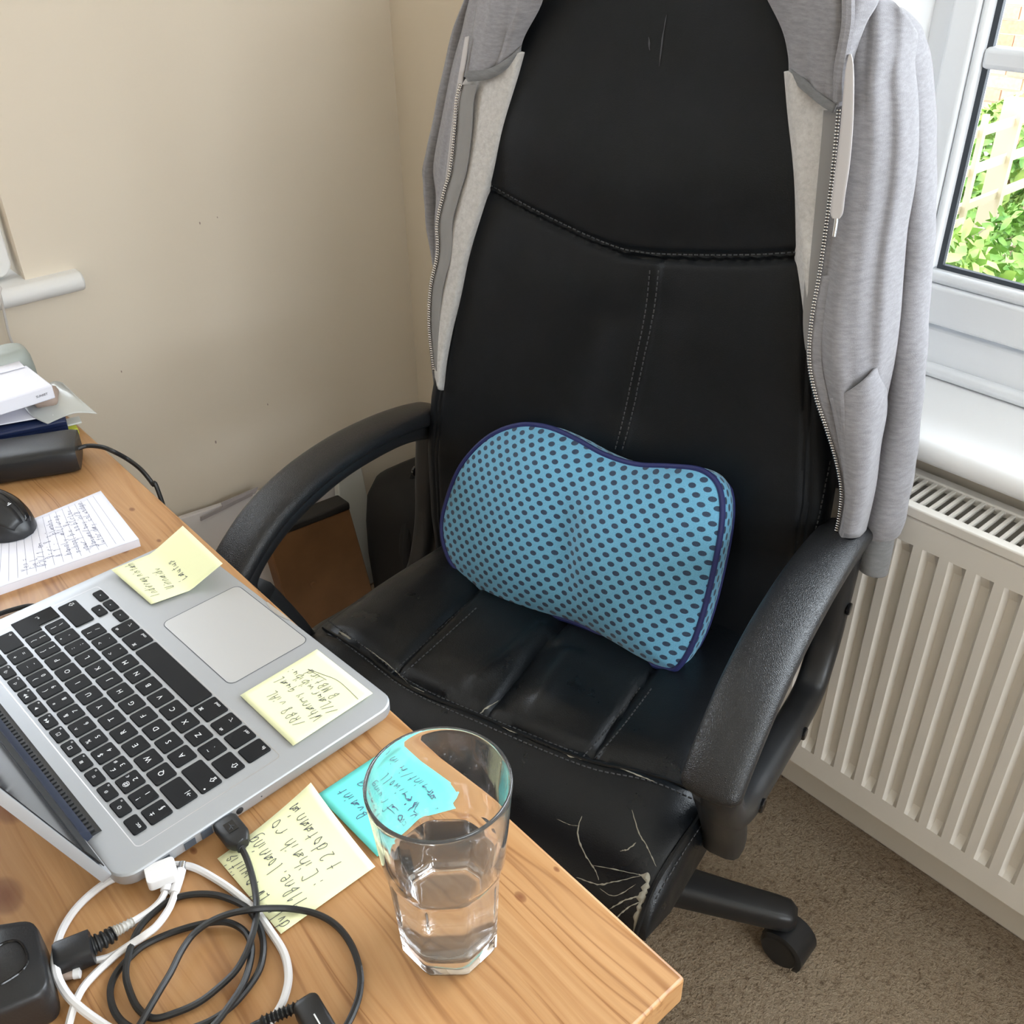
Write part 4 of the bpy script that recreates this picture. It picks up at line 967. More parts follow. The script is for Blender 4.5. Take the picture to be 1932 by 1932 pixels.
# ------------------------------------------------------------------ handwriting
GL = {'a': '36251514230324363233 ', 'b': '1912 14253533221113', 'c': '352515132332', 'd': '36261513223335 3932', 'e': '1434352615132232', 'f': '3829182212 0535', 'g': '362615132334 36312010', 'h': '1912 14263532', 'i': '2522 2728', 'j': '2521100 2728', 'k': '1912 351432',
      'l': '192232', 'm': '0502 0415242 24353432', 'n': '1512 14263532', 'o': '26152332351626', 'p': '1510 14263533221113', 'q': '362615132334 3530', 'r': '1512 14263635', 's': '352615342312', 't': '2822 1636', 'u': '151323323532', 'v': '152235', 'w': '0512243235', 'x': '1532 3512', 'y': '1523 3520', 'z': '15351232',
      '1': '172922', '2': '1728373412 1232', '3': '1838253413 02', '4': '3914 1434 3832', '8': '25181938372515132233352 25', 'A': '122932 1535', 'B': '1912 1929372515 25342312', 'C': '382919132232', 'D': '191229373312', 'G': '38291913223335 2535', 'I': '1912', 'L': '19122232', 'M': '1219243932', 'O': '291833223829', 'R': '1219293725 152532', 'T': '0939 2922', 'U': '191323323932', 'V': '192239', 'W': '0912262239', 'Y': '192539 2522', '.': '2223', '-': '1535', '/': '1239', ':': '2324 2627', '=': '1434 1636', ',': '2221', '&': '3218283713223334', '!': '2924 2223', 'w ': ''}
def glyph(ch):
    out = []
    for st in GL.get(ch, '').split():
        pts = [(int(st[i]), int(st[i + 1])) for i in range(0, len(st) - 1, 2)]
        if len(pts) > 1: out.append(pts)
    return out
def handwriting(lines, surf, size, wd, seed=0, lift=.0005, width=None):
    """surf(a,b)->3D point on the sheet (metres along text, metres down); lines: (text, x, y[, slope])"""
    r = np.random.default_rng(seed); V_, F_ = [], []
    for ln in lines:
        txt, x, y = ln[:3]; sl = ln[3] if len(ln) > 3 else 0; x0 = x
        est = sum(size * .94 * (.6 if ch in ' .,i:' else 1) for ch in txt); kx = min(1, (width * .95 - x) / est) if width else 1
        for ch in txt:
            for st in glyph(ch):
                P = np.array(st, float) + r.uniform(-.25, .25, (len(st), 2)); P = cr(P, 3) if len(P) > 2 else P
                q = [(x + kx * size * (p[0] / 4.4 + .10 * (p[1] - 2) / 3), y + sl * (x - x0) - size * (p[1] - 2) / 5) for p in P]
                T = np.gradient(np.array(q), axis=0); i0 = len(V_)
                for (a, b), t in zip(q, T):
                    n = np.array([-t[1], t[0]]); n = n / (np.linalg.norm(n) + 1e-9) * wd
                    for s in (1, -1):
                        V_.append(surf(a + s * n[0], b + s * n[1]) + np.array([0, 0, lift]))
                F_ += [(i0 + 2 * i, i0 + 2 * i + 1, i0 + 2 * i + 3, i0 + 2 * i + 2) for i in range(len(q) - 1)]
            x += kx * size * r.uniform(.85, 1.02) * (.6 if ch in ' .,i:' else 1)
    return V_, F_
def note(name, corners, mat, label, cat, lines, size, group=None, heights=(0, 0, 0, 0), sag=0.0, z0=0.0, wd=.00024, ink='ink', thick=.0003, seed=0, curl=None, strokes=()):
    """corners: image points of text origin corner, end of first line corner, far corner, last-line-start corner, at the height of the surface"""
    K = [desk(px, py, z0 + h) for (px, py), h in zip(corners, heights)]
    w_ = np.linalg.norm(K[1] - K[0]); h_ = np.linalg.norm(K[3] - K[0])
    def surf(a, b):
        s, t = a / w_, b / h_
        p = K[0] * (1 - s) * (1 - t) + K[1] * s * (1 - t) + K[2] * s * t + K[3] * (1 - s) * t
        dz = -sag * math.sin(math.pi * max(0, min(1, s))) * 1.0
        if curl: dz += curl(s, t)
        return p + np.array([0, 0, dz])
    G = [[surf(w_ * i / 14, h_ * j / 14) for i in range(15)] for j in range(15)]
    o = mk(name, g_grid(G), MT[mat], None, sharp=None, solid=thick, normals=False); tag(o, label, cat, group)
    if lines:
        L = [(t, x * w_, y * h_, *(r,)) if False else (t, x * w_, y * h_, *rest) for t, x, y, *rest in lines]
        mk('handwriting', handwriting(L, surf, size, wd, seed, width=w_), MT[ink], o, sharp=None, normals=False)
    for st in strokes: mk('underline', g_tube([surf(a * w_, b * h_) + np.array([0, 0, .0003]) for a, b in cr(st, 6)], .00018, 5), MT[ink], o, sharp=None)
    return o, surf
ZL = .0168
NG = 'sticky notes with handwriting'
note('sticky_note', [(553, 1407), (453, 1312), (598, 1225), (703, 1308)], 'yellow_note', 'yellow sticky note on the laptop corner beside the trackpad, nearest the chair seat', 'sticky note',
     [('/RBO viAL', .16, .27, .05), ('Whanmy quaL', .10, .44, .05), ('//Laur wibibu:', .06, .60, .05), ('B MBtird', .22, .75, .04)], .0062, NG, z0=ZL + .0006, heights=(.001, .001, .0, .002), seed=1, strokes=[[(.04, .84), (.40, .86), (.62, .80), (.80, .74)], [(.52, .78), (.80, .735)]])
note('sticky_note', [(285, 1140), (210, 1075), (345, 992), (420, 1063)], 'yellow_note', 'yellow sticky note curling up at the laptop corner nearest the lined notepad', 'sticky note',
     [('Indirrag nistah', .12, .18, .1), ('Uinnaidv', .15, .40, .1), ('Lautus', .2, .60, .1)], .0054, NG, z0=ZL + .0008, heights=(.001, .004, .019, .017), seed=2, curl=lambda s, t: .016 * (max(0, (t - .52) / .48) - t))
note('sticky_note', [(598, 1500), (752, 1398), (868, 1500), (712, 1616)], 'turquoise_note', 'turquoise sticky note behind the water glass', 'sticky note', None, .007, NG, z0=.0006, heights=(.001, .0, .0, .002))
o = [q for q in bpy.data.objects if q.get('label', '').startswith('turquoise')][0]
def tsurf(a, b):
    K = [desk(712, 1616, .002), desk(598, 1500, .0018), desk(752, 1398, .001), desk(868, 1500, .001)]; s, t = a / .07, b / .07
    return K[0] * (1 - s) * (1 - t) + K[1] * s * (1 - t) + K[2] * s * t + K[3] * (1 - s) * t
mk('handwriting', handwriting([('T my Bvaint', .006, .016, .03), ('of r uing', .014, .03), ('Wimi woll', .012, .044), ('amint/im in', .01, .058)], tsurf, .0062, .00026, 5, width=.07), MT['ink_blue'], o, sharp=None, normals=False)
note('sticky_note', [(530, 1762), (410, 1620), (590, 1495), (708, 1635)], 'yellow_note', 'yellow sticky note on the desk between the black cable and the water glass', 'sticky note',
     [('dvle- LW co wiitis', .02, .12, .02), ('11Bne. loaning', .10, .36, .03), (': Cihaih ro', .14, .58, .03), ('} t 2 dotaania', .08, .78, .03)], .0078, NG, z0=.0006, heights=(.001, .002, .009, .002), seed=4, sag=.0, curl=lambda s, t: .010 * s * s * t * t)

# ------------------------------------------------------------------ lined notepad, mouse
no, nsurf = note('notepad', [(-95, 1140), (-60, 1030), (190, 926), (262, 1017)], 'paper_white', 'white lined notepad with blue handwriting beside the black mouse', 'notepad', None, .01, None, z0=.0085)
K = [desk(-95, 1140, .0085), desk(-60, 1030, .0085), desk(190, 926, .0085), desk(262, 1017, .0085)]
bl = [p - np.array([0, 0, .0088]) for p in K]; tpk = [p - np.array([0, 0, .0004]) for p in K]
mk('page_block', g_loft([bl, tpk]), MT['paper_white'], no)
# ruled lines run across the sheet, writing on them
wN = np.linalg.norm(K[1] - K[0]); hN = np.linalg.norm(K[3] - K[0])
gs = []
for k in range(3, 20):
    b = hN * k / 20.5; r_ = .00012; i = [nsurf(a, b + s * r_) + np.array([0, 0, .0003]) for a in np.linspace(.04 * wN, .96 * wN, 9) for s in (1, -1)]
    gs.append((i, [(2 * j, 2 * j + 1, 2 * j + 3, 2 * j + 2) for j in range(8)]))
mk('ruled_lines', join(*gs), MT['ink_blue'], no, sharp=None, normals=False)
mk('handwriting', handwriting([('Yes =', .1 * wN, hN * .40), ('Ge L', .1 * wN, hN * .45), ('B2L/ 15em', .08 * wN, hN * .495), ('SO= r:  OKy -', .12 * wN, hN * .545), ('JA  19:0. (blaoho', .1 * wN, hN * .59), ('homely 6a1L/ureg', .12 * wN, hN * .64), ('school b.c  Oy', .1 * wN, hN * .69), ('your 1 6 oo blrloc', .08 * wN, hN * .735), ('Oomyan/ouy in/8', .1 * wN, hN * .785), ('Tutor day  coLuodge', .08 * wN, hN * .83)], nsurf, .0050, .00018, 9, width=wN), MT['ink_blue'], no, sharp=None, normals=False)
def mouse():
    tip = desk(62, 1010, .012); ax = desk(-120, 965, .0) - desk(60, 1030, .0); ax[2] = 0; ax /= np.linalg.norm(ax); sd = np.cross(ZC_, ax)
    Lm, Wm, Hm = .108, .029, .036; c0 = desk(60, 1026, 0) ; c0[2] = .7403 if False else .7495
    t = thing('computer_mouse', 'glossy black computer mouse resting on the lined notepad', 'mouse', tuple(c0 + ax * Lm / 2))
    def loop(s, k, zk, wk=1):
        r = max(.02, 1 - abs(2 * s - 1) ** 2.6) ** .5
        return r * wk
    loops = []
    for s in np.linspace(0.0, 1, 26):
        r = max(.03, 1 - abs(2 * s - 1) ** 2.4) ** .5; h = Hm * (max(.02, math.sin(math.pi * min(1, s * .9 + .12)))) ** .6 * (r ** .6); wv = Wm * r * (1 - .1 * math.sin(math.pi * s) ** 2)
        L = []
        for a in np.linspace(0, math.pi, 18): L.append(c0 + ax * Lm * s + sd * wv * math.copysign(abs(math.cos(a)) ** .8, math.cos(a)) + ZC_ * h * abs(math.sin(a)) ** .75)
        loops.append(L)
    mk('body', g_loft(loops), MT['black_plastic'], t, sharp=60)
    A = np.array(loops); 
    st = [[A[i][k] + (A[i][k] - (c0 + ax * Lm * i / 25)) * .012 for k in range(10, 14)] for i in range(1, 20)]
    mk('gloss_strip', g_grid(st), MT['black_gloss'], t, solid=.0004)
    st = [[A[i][k] + (A[i][k] - (c0 + ax * Lm * i / 25)) * .012 for k in range(4, 10)] for i in range(1, 22)]
    mk('button_cover', g_grid(st), MT['black_plastic'], t, solid=.0004)
    for q in (-.0012, .0012): mk('emblem', g_obox(A[5][9] + (A[5][9] - (c0 + ax * Lm * 5 / 25)) * .02 + ax * q, sd, ax, ZC_, .0020, .0003, .0003), MT['legend_white'], t)
mouse()

# ------------------------------------------------------------------ black power brick, paper pile
def brick_box(name, label, cat, quad, z0, z1, mat, r=.004, world_extra=None):
    """box from three image points of its top face (front-left..) given at height z1"""
    a, b, c = [desk(*q, z1) for q in quad]; e1 = b - a; e2 = c - b; e2 -= e1 * (e2 @ e1) / (e1 @ e1)
    L1, L2 = np.linalg.norm(e1), np.linalg.norm(e2); e1 /= L1; e2 /= L2; ctr = (a + b) / 2 + e2 * L2 / 2; ctr[2] = .74 + (z0 + z1) / 2
    return ctr, e1, e2, L1, L2
def pile():
    # black brick: front top edge from left out of frame to (140,848)
    c, e1, e2, L1, L2 = brick_box('', '', '', [(-150, 890), (139, 846), (97, 808)], 0, .033, None)
    hx, hy, hz = L1 / 2, L2 / 2, .0165
    loops = []
    for s in np.linspace(-1, 1, 21):
        k = (1 - abs(s) ** 14) ** .25 if abs(s) < 1 else .55
        L = []
        for a in np.linspace(0, 2 * math.pi, 24, endpoint=False):
            co, si = math.cos(a), math.sin(a)
            L.append(c + e1 * hx * s + e2 * hy * (k * .1 + .9) * math.copysign(abs(co) ** .45, co) + ZC_ * hz * (k * .2 + .8) * math.copysign(abs(si) ** .45, si))
        loops.append(L)
    t = thing('power_brick', 'black power brick on the desk in front of the paper pile', 'power adapter', (c[0], c[1], .74))
    mk('case', g_loft(loops), MT['black_plastic'], t, sharp=60)
    pth = cr([desk(128, 855, .017), desk(160, 842, .017), desk(190, 843, .016), desk(212, 851, .012), at(240, 866, x=.304), at(266, 886, x=.311), at(288, 913, x=.316), at(304, 942, x=.318), np.array([.32, .95, .5])], 8)
    mk('cord', g_tube(pth, .0026, 8), MT['black_rubber'], t)
    # sheets and folders; bounds are found where their right-hand corner shows
    def slab(name, label, cat, q, z0, z1, mat, group=None, bevel=.0006):
        c, e1, e2, L1, L2 = brick_box('', '', '', q, z0, z1, None)
        g = g_obox(c, e1, e2, ZC_, L1 / 2, L2 / 2, (z1 - z0) / 2)
        o = mk(name, g, MT[mat], None, bevel=bevel); tag(o, label, cat, group); return o, c, e1, e2, L1, L2
    PG = None
    slab('note_pad', 'yellow green memo pad at the bottom of the paper pile', 'notepad', [(-60, 862), (147, 808), (143, 801)], .0, .008, 'lime_pad')
    slab('paper_sheet', 'white paper sheet jutting out just above the yellow memo pad', 'paper', [(-80, 850), (154, 796), (146, 785)], .0085, .0105, 'paper_grey')
    o, c, e1, e2, L1, L2 = slab('binder', 'navy blue binder with ridged spine in the paper pile', 'binder', [(-120, 842), (124, 792), (110, 772)], .011, .027, 'navy_card', bevel=.003)
    for zz in (.0145, .019, .0235): mk('spine_ridge', g_obox(c - e2 * L2 / 2 + ZC_ * (zz - .019), e1, e2, ZC_, L1 / 2, .0012, .0012), MT['navy_card'], o)
    slab('folder', 'navy card folder corner showing under the white booklet', 'folder', [(20, 790), (110, 774), (70, 735)], .0275, .0295, 'navy_card')
    slab('paper_sheet', 'loose white sheet lying on the navy binder', 'paper', [(-140, 825), (101, 783), (66, 741)], .030, .0315, 'paper_white')
    slab('pencil_case', 'rounded pinkish beige case under the white booklet', 'case', [(60, 755), (106, 748), (88, 725)], .032, .046, 'pink_grey', bevel=.006)
    o, c, e1, e2, L1, L2 = slab('booklet', 'thick white booklet on top of the paper pile', 'booklet', [(-140, 800), (98, 726), (45, 690)], .047, .064, 'paper_white', bevel=.0015)
    ln = mesh_data('spine_print', *g_grid([[(0, 0, 0)]]), None) if False else None
    me = text_mesh('SUNSET', .0038, MT['ink']); lo = bpy.data.objects.new('spine_print', me); COL.objects.link(lo); lo.parent = o
    M = Matrix(((e1[0], 0, -e2[0], 0), (e1[1], 0, -e2[1], 0), (0, 1, 0, 0), (0, 0, 0, 1)))
    q = c + e1 * (L1 / 2 - .014) - e2 * (L2 / 2 + .0006); q[2] = .74 + .0555
    lo.matrix_local = MAT4[o].inverted() @ Matrix.Translation(tuple(q)) @ M
    slab('paper_sheet', 'white sheet with a raised corner on the very top of the paper pile', 'paper', [(-140, 740), (46, 691), (26, 661)], .0645, .066, 'paper_white')
    # clear plastic sleeve fanning out to the right
    G = refine([[desk(px, py, h) for px, py, h in r] for r in ([(40, 760, .034), (95, 722, .036), (118, 722, .046)], [(60, 785, .033), (120, 752, .036), (150, 752, .036)], [(90, 800, .030), (140, 780, .026), (184, 781, .018)])], 6)
    o = mk('plastic_sleeve', g_grid(G), MT['plastic_sleeve'], None, solid=.0004, sharp=None, normals=False); tag(o, 'clear plastic document sleeve bending out of the paper pile', 'plastic sleeve')
    # grey rounded gadget behind the pile, with the pale cord from the sill
    loops = []
    for z, k in ((.7405, .92), (.748, 1), (.79, 1), (.806, .95), (.814, .85), (.817, .6)):
        loops.append([(.258 + .027 * k * math.copysign(abs(math.cos(a)) ** .6, math.cos(a)), 1.235 + .024 * k * math.copysign(abs(math.sin(a)) ** .6, math.sin(a)), z) for a in np.linspace(0, 2 * math.pi, 24, endpoint=False)])
    t = mk('desk_gadget', g_loft(loops), MT['grey_plastic'], None, sharp=50); tag(t, 'grey rounded plastic stand behind the paper pile', 'stand')
    # white device on the left sill and its cord
    t = thing('router', 'white plastic box with a rounded corner standing on the left window sill', 'router', tuple(at(-20, 520, y=1.60)*np.array([1,1,0]) + np.array([0,.02,.781])))
    qx = at(21, 500, y=1.60)[0]
    pl = rrect(qx - .16, qx, .787, .93, .022, 6)
    mk('case', g_loft([[(p[0], y, p[1]) for p in pl] for y in (1.595, 1.60, 1.63, 1.635)]), MT['white_gloss'], t, bevel=.003)
    mk('foot', g_box(qx - .14, qx - .03, 1.597, 1.633, .781, .789), MT['gasket'], t)
    pth = cr([(qx - .1, 1.60, .79), at(-8, 540, y=1.56), at(0, 555, y=1.543), at(8, 590, y=1.55), at(20, 640, y=1.56), at(38, 668, y=1.56), at(46, 700, y=1.55)], 8)
    mk('cord', g_tube(pth, .0018, 6), MT['white_cable'], t)
pile()

# ------------------------------------------------------------------ cables and plugs on the desk
def c3(x, y): return (x * .36232, 1450 + y * .36232)
def cpath(pts, n=8): return cr([desk(*c3(p[0], p[1]), p[2]) for p in pts], n)
def cables():
    r = .0021
    t = thing('usb_cable', 'coiled black cable whose square plug sits in the laptop side', 'cable', tuple(desk(*c3(1000, 1000))))
    p = [(1245, 392, .010), (1285, 470, .008), (1318, 580, .006), (1336, 700, .006), (1330, 800, .010), (1310, 880, .011), (1282, 960, .009), (1230, 1050, .006), (1150, 1130, .004), (1040, 1215, .003), (920, 1270, .003), (800, 1300, .003), (720, 1250, .003), (672, 1150, .004), (655, 1060, .006), (675, 950, .006), (720, 840, .004), (800, 750, .003), (900, 680, .003), (1010, 655, .003), (1120, 658, .003), (1220, 690, .004), (1300, 740, .005), (1352, 830, .004), (1372, 930, .004), (1350, 1050, .003), (1270, 1170, .003), (1180, 1260, .003), (1060, 1330, .003), (920, 1370, .003), (760, 1375, .003), (650, 1330, .003), (590, 1250, .003), (575, 1150, .003), (610, 1060, .003), (690, 970, .004), (760, 915, .003), (880, 860, .003), (1000, 822, .003), (1110, 800, .004), (1200, 805, .004), (1275, 850, .006), (1308, 920, .007), (1300, 1020, .006), (1262, 1130, .006), (1190, 1240, .006), (1110, 1340, .005), (980, 1440, .003), (760, 1440, .003), (700, 1400, .004), (755, 1290, .008), (830, 1160, .009), (890, 1060, .008), (945, 950, .007), (1010, 860, .007), (1100, 795, .009), (1200, 755, .011), (1310, 735, .012), (1420, 727, .008), (1540, 733, .004), (1660, 762, .003), (1760, 825, .003), (1835, 930, .003), (1875, 1060, .003), (1872, 1170, .003), (1840, 1270, .003), (1800, 1350, .003)]
    mk('cord', g_tube(cpath(p, 7), r, 8), MT['black_rubber'], t)
    # plug pressed into the laptop side
    a = LP(-.0005, .0300, -.0055); d = -LX
    pb = desk(*c3(1210, 330), .011); dirp = pb - a; dirp[2] = 0; dirp /= np.linalg.norm(dirp); sd = np.cross(ZC_, dirp)
    L = []
    for s, hw, hh in ((.0005, .0078, .0042), (.002, .0085, .0048), (.019, .0085, .0048), (.023, .0065, .0045), (.026, .004, .0035)):
        c = a + dirp * s; L.append([c + sd * hw * math.copysign(abs(math.cos(q)) ** .4, math.cos(q)) + ZC_ * hh * math.copysign(abs(math.sin(q)) ** .4, math.sin(q)) for q in np.linspace(0, 2 * math.pi, 16, endpoint=False)])
    pl = mk('plug', g_loft(L), MT['black_rubber'], t, sharp=50)
    mk('plug_mark', g_obox(a + dirp * .011 + ZC_ * .0049, dirp, sd, ZC_, .0045, .0035, .0003), MT['black_gloss'], pl)
    mk('plug_mark', join(g_tube([a + dirp * (.0075 + .001) + ZC_ * .0053, a + dirp * .0145 + ZC_ * .0053], .0003, 5), g_tube([a + dirp * .010 + ZC_ * .0053, a + dirp * .012 + sd * .002 + ZC_ * .0053], .0003, 5), g_tube([a + dirp * .0115 + ZC_ * .0053, a + dirp * .013 - sd * .002 + ZC_ * .0053], .0003, 5)), MT['dark_thread'], pl)
    e = a + dirp * .026; q = cr([e, desk(*c3(1225, 372), .0095), desk(*c3(1262, 425), .0085)], 9)
    rr = [.0042 - .0017 * i / (len(q) - 1) + (.0006 if i % 2 else -.0003) for i in range(len(q))]
    mk('strain_relief', g_tube(q, rr, 10), MT['black_rubber'], t)
    # white lead from the laptop to the black box
    t = thing('charging_cable', 'short white lead from the laptop to the black box', 'cable', tuple(desk(*c3(800, 650))))
    a = LP(-.0005, -.018, -.006); b = desk(*c3(835, 520), .009); dr = b - a; dr[2] = 0; dr /= np.linalg.norm(dr); sd = np.cross(ZC_, dr)
    pl = rrect(-.0095, .0095, .0, .0155, .003, 4)
    mk('plug', g_loft([[a + sd * p_[0] + dr * p_[1] * k + ZC_ * z for p_ in pl] for z, k in ((-.0035, .97), (-.003, 1), (.0035, 1), (.0042, .97))]), MT['white_cable'], t, bevel=.0006)
    q = cr([a + dr * .0145 + sd * .0, desk(*c3(858, 560), .007), desk(*c3(868, 595), .006), desk(*c3(862, 640), .005)], 6)
    mk('strain_relief', g_tube(q, .0034, 10), MT['white_cable'], t)
    q = cpath([(862, 640, .005), (835, 690, .0035), (790, 735, .003), (730, 775, .0035), (680, 805, .005), (640, 828, .006)], 6)
    mk('cord', g_tube(q, .0023, 8), MT['white_cable'], t)
    q = cpath([(690, 800, .005), (640, 828, .0065), (600, 848, .0075), (578, 862, .008)], 8)
    mk('strain_relief', g_tube(q, [.0026 + .0011 * i / len(q) + (.0007 if i % 3 == 0 else 0) for i in range(len(q))], 10), MT['clear_plastic'], t)
    q = cpath([(590, 858, .008), (550, 885, .0085), (500, 912, .009), (478, 922, .009)], 7)
    mk('strain_relief', g_tube(q, [.0042 + .0016 * i / len(q) + (.0008 if i % 4 < 2 else -.0006) for i in range(len(q))], 12), MT['black_rubber'], t)
    a, b = desk(*c3(485, 925), .010), desk(*c3(300, 998), .010); dr = (b - a) / np.linalg.norm(b - a); sd = np.cross(ZC_, dr); Ln = np.linalg.norm(b - a)
    L = []
    for s, k in ((0, .8), (.04, 1), (.96, 1), (1.06, .9)):
        L.append([a + dr * Ln * s + sd * .0092 * k * math.copysign(abs(math.cos(q_)) ** .4, math.cos(q_)) + ZC_ * .0078 * k * math.copysign(abs(math.sin(q_)) ** .4, math.sin(q_)) for q_ in np.linspace(0, 2 * math.pi, 16, endpoint=False)])
    mk('connector', g_loft(L), MT['black_plastic'], t, sharp=50)
    # white audio style cord with metal tip and big loop
    t = thing('audio_cable', 'loose white cord with a metal tip looping on the desk', 'cable', tuple(desk(*c3(700, 900))))
    mk('cord', g_tube(cpath([(915, 640, .004), (880, 730, .005), (820, 815, .008), (760, 865, .008), (700, 905, .006), (620, 958, .004), (560, 1010, .003), (490, 1075, .003), (430, 1145, .004), (390, 1225, .006), (370, 1290, .004), (355, 1350, .003)], 8), .0024, 8), MT['white_cable'], t)
    q = cpath([(942, 530, .004), (930, 575, .004), (913, 628, .004), (905, 652, .004)], 4)
    mk('tip_grip', g_tube(q, .0034, 10), MT['white_cable'], t); mk('metal_tip', g_tube(cpath([(953, 492, .004), (944, 532, .004)], 3), .0026, 10), MT['metal_tip'], t)
    mk('cord', g_tube(cpath([(700, 905, .0045), (640, 945, .003), (560, 985, .003), (480, 1003, .003), (425, 1012, .003)], 6), .0022, 8), MT['white_cable'], t)
    t = thing('lightning_cable', 'white cable in one wide loop around the coiled black cable', 'cable', tuple(desk(*c3(900, 800)))); t.name = 'white_cable'
    mk('cord', g_tube(cpath([(1400, 1330, .003), (1440, 1275, .003), (1482, 1190, .003), (1502, 1080, .003), (1478, 960, .003), (1400, 835, .003), (1330, 740, .003), (1230, 650, .003), (1130, 580, .003), (1020, 520, .003), (940, 503, .0028), (870, 508, .0028), (760, 533, .0025), (650, 555, .0025), (560, 590, .003), (460, 665, .003), (380, 750, .003), (320, 850, .004), (290, 950, .012), (288, 1030, .014), (310, 1110, .010), (360, 1190, .008), (430, 1255, .006), (520, 1320, .004), (600, 1370, .003)], 8), .0025, 8), MT['white_cable'], t)
    # black box at the lower left
    c0 = desk(0, 0, 0)
    P = [desk(*c3(*q), .030) for q in ((-190, 830), (185, 775), (262, 1150), (-150, 1330))]
    ctr = sum(P) / 4; t = thing('adapter_box', 'square black adapter box with round emblem at the lower left', 'power adapter', (ctr[0], ctr[1], .74))
    def ringp(k, z):
        out = []
        for i in range(4):
            a, b, c = P[i - 1], P[i], P[(i + 1) % 4]; va = (a - b) / np.linalg.norm(a - b); vc = (c - b) / np.linalg.norm(c - b); rr_ = .009
            for s in np.linspace(0, 1, 6): out.append(b + va * rr_ * (1 - s) ** 2 + vc * rr_ * s ** 2)
        o2 = [ctr + (p_ - ctr) * k for p_ in out]; return [np.array([p_[0], p_[1], .74 + z]) for p_ in o2]
    mk('case', g_loft([ringp(.96, .0005), ringp(1, .004), ringp(1, .025), ringp(.975, .029), ringp(.93, .030)]), MT['black_plastic'], t, sharp=50)
    ec = desk(*c3(10, 1015), .0302)
    mk('emblem', g_tube([ec + np.array([.013 * math.copysign(abs(math.cos(a)) ** .7, math.cos(a)), .013 * math.copysign(abs(math.sin(a)) ** .7, math.sin(a)), 0]) for a in np.linspace(0, 2 * math.pi, 28, endpoint=False)], .0008, 6, True), MT['black_gloss'], t)
    mk('plug_tip', g_tube(cpath([(300, 1085, .005), (360, 1074, .005), (385, 1068, .005)], 3), .0028, 10), MT['pink_grey'], t)
    mk('plug_tip', g_tube(cpath([(385, 1068, .005), (418, 1062, .005)], 3), .0034, 10), MT['white_cable'], t)
    # right-angle plug near the front edge
    t = thing('angled_plug', 'black right angle plug with ribbed cord at the bottom of the desk', 'plug', tuple(desk(*c3(1600, 1270))))
    q = cpath([(1180, 1440, .003), (1300, 1350, .004), (1380, 1313, .0045), (1440, 1288, .005), (1500, 1262, .006), (1560, 1238, .007)], 8)
    rr = [.0019 if i < 14 else .0029 + (.0009 if i % 3 == 0 else -.0003) for i in range(len(q))]
    mk('cord', g_tube(q, rr, 10), MT['black_rubber'], t)
    L = []
    a, b = desk(*c3(1590, 1225), .009), desk(*c3(1680, 1380), .009); dr = (b - a) / np.linalg.norm(b - a); sd = np.cross(ZC_, dr)
    for s, k in ((-.001, .75), (.001, .95), (.003, 1), (.028, 1), (.031, .9)):
        L.append([a + dr * s + sd * .0078 * k * math.copysign(abs(math.cos(q_)) ** .45, math.cos(q_)) + ZC_ * .0075 * k * math.copysign(abs(math.sin(q_)) ** .45, math.sin(q_)) for q_ in np.linspace(0, 2 * math.pi, 16, endpoint=False)])
    pl = mk('plug', g_loft(L), MT['black_rubber'], t, sharp=50)
    mk('moulded_tick', g_obox(a + dr * .017 + ZC_ * .0077, dr, sd, ZC_, .004, .0004, .0002), MT['legend_white'], pl)
    # thin black lead coming out from behind the laptop
    o = mk('lead', g_tube(cr([desk(-40, 1180, .003), desk(-10, 1162, .003), desk(25, 1150, .003), desk(60, 1143, .003), desk(95, 1150, .003)], 6), .0022, 8), MT['black_rubber']); tag(o, 'thin black lead on the desk behind the laptop edge, below the notepad', 'cable')
cables()

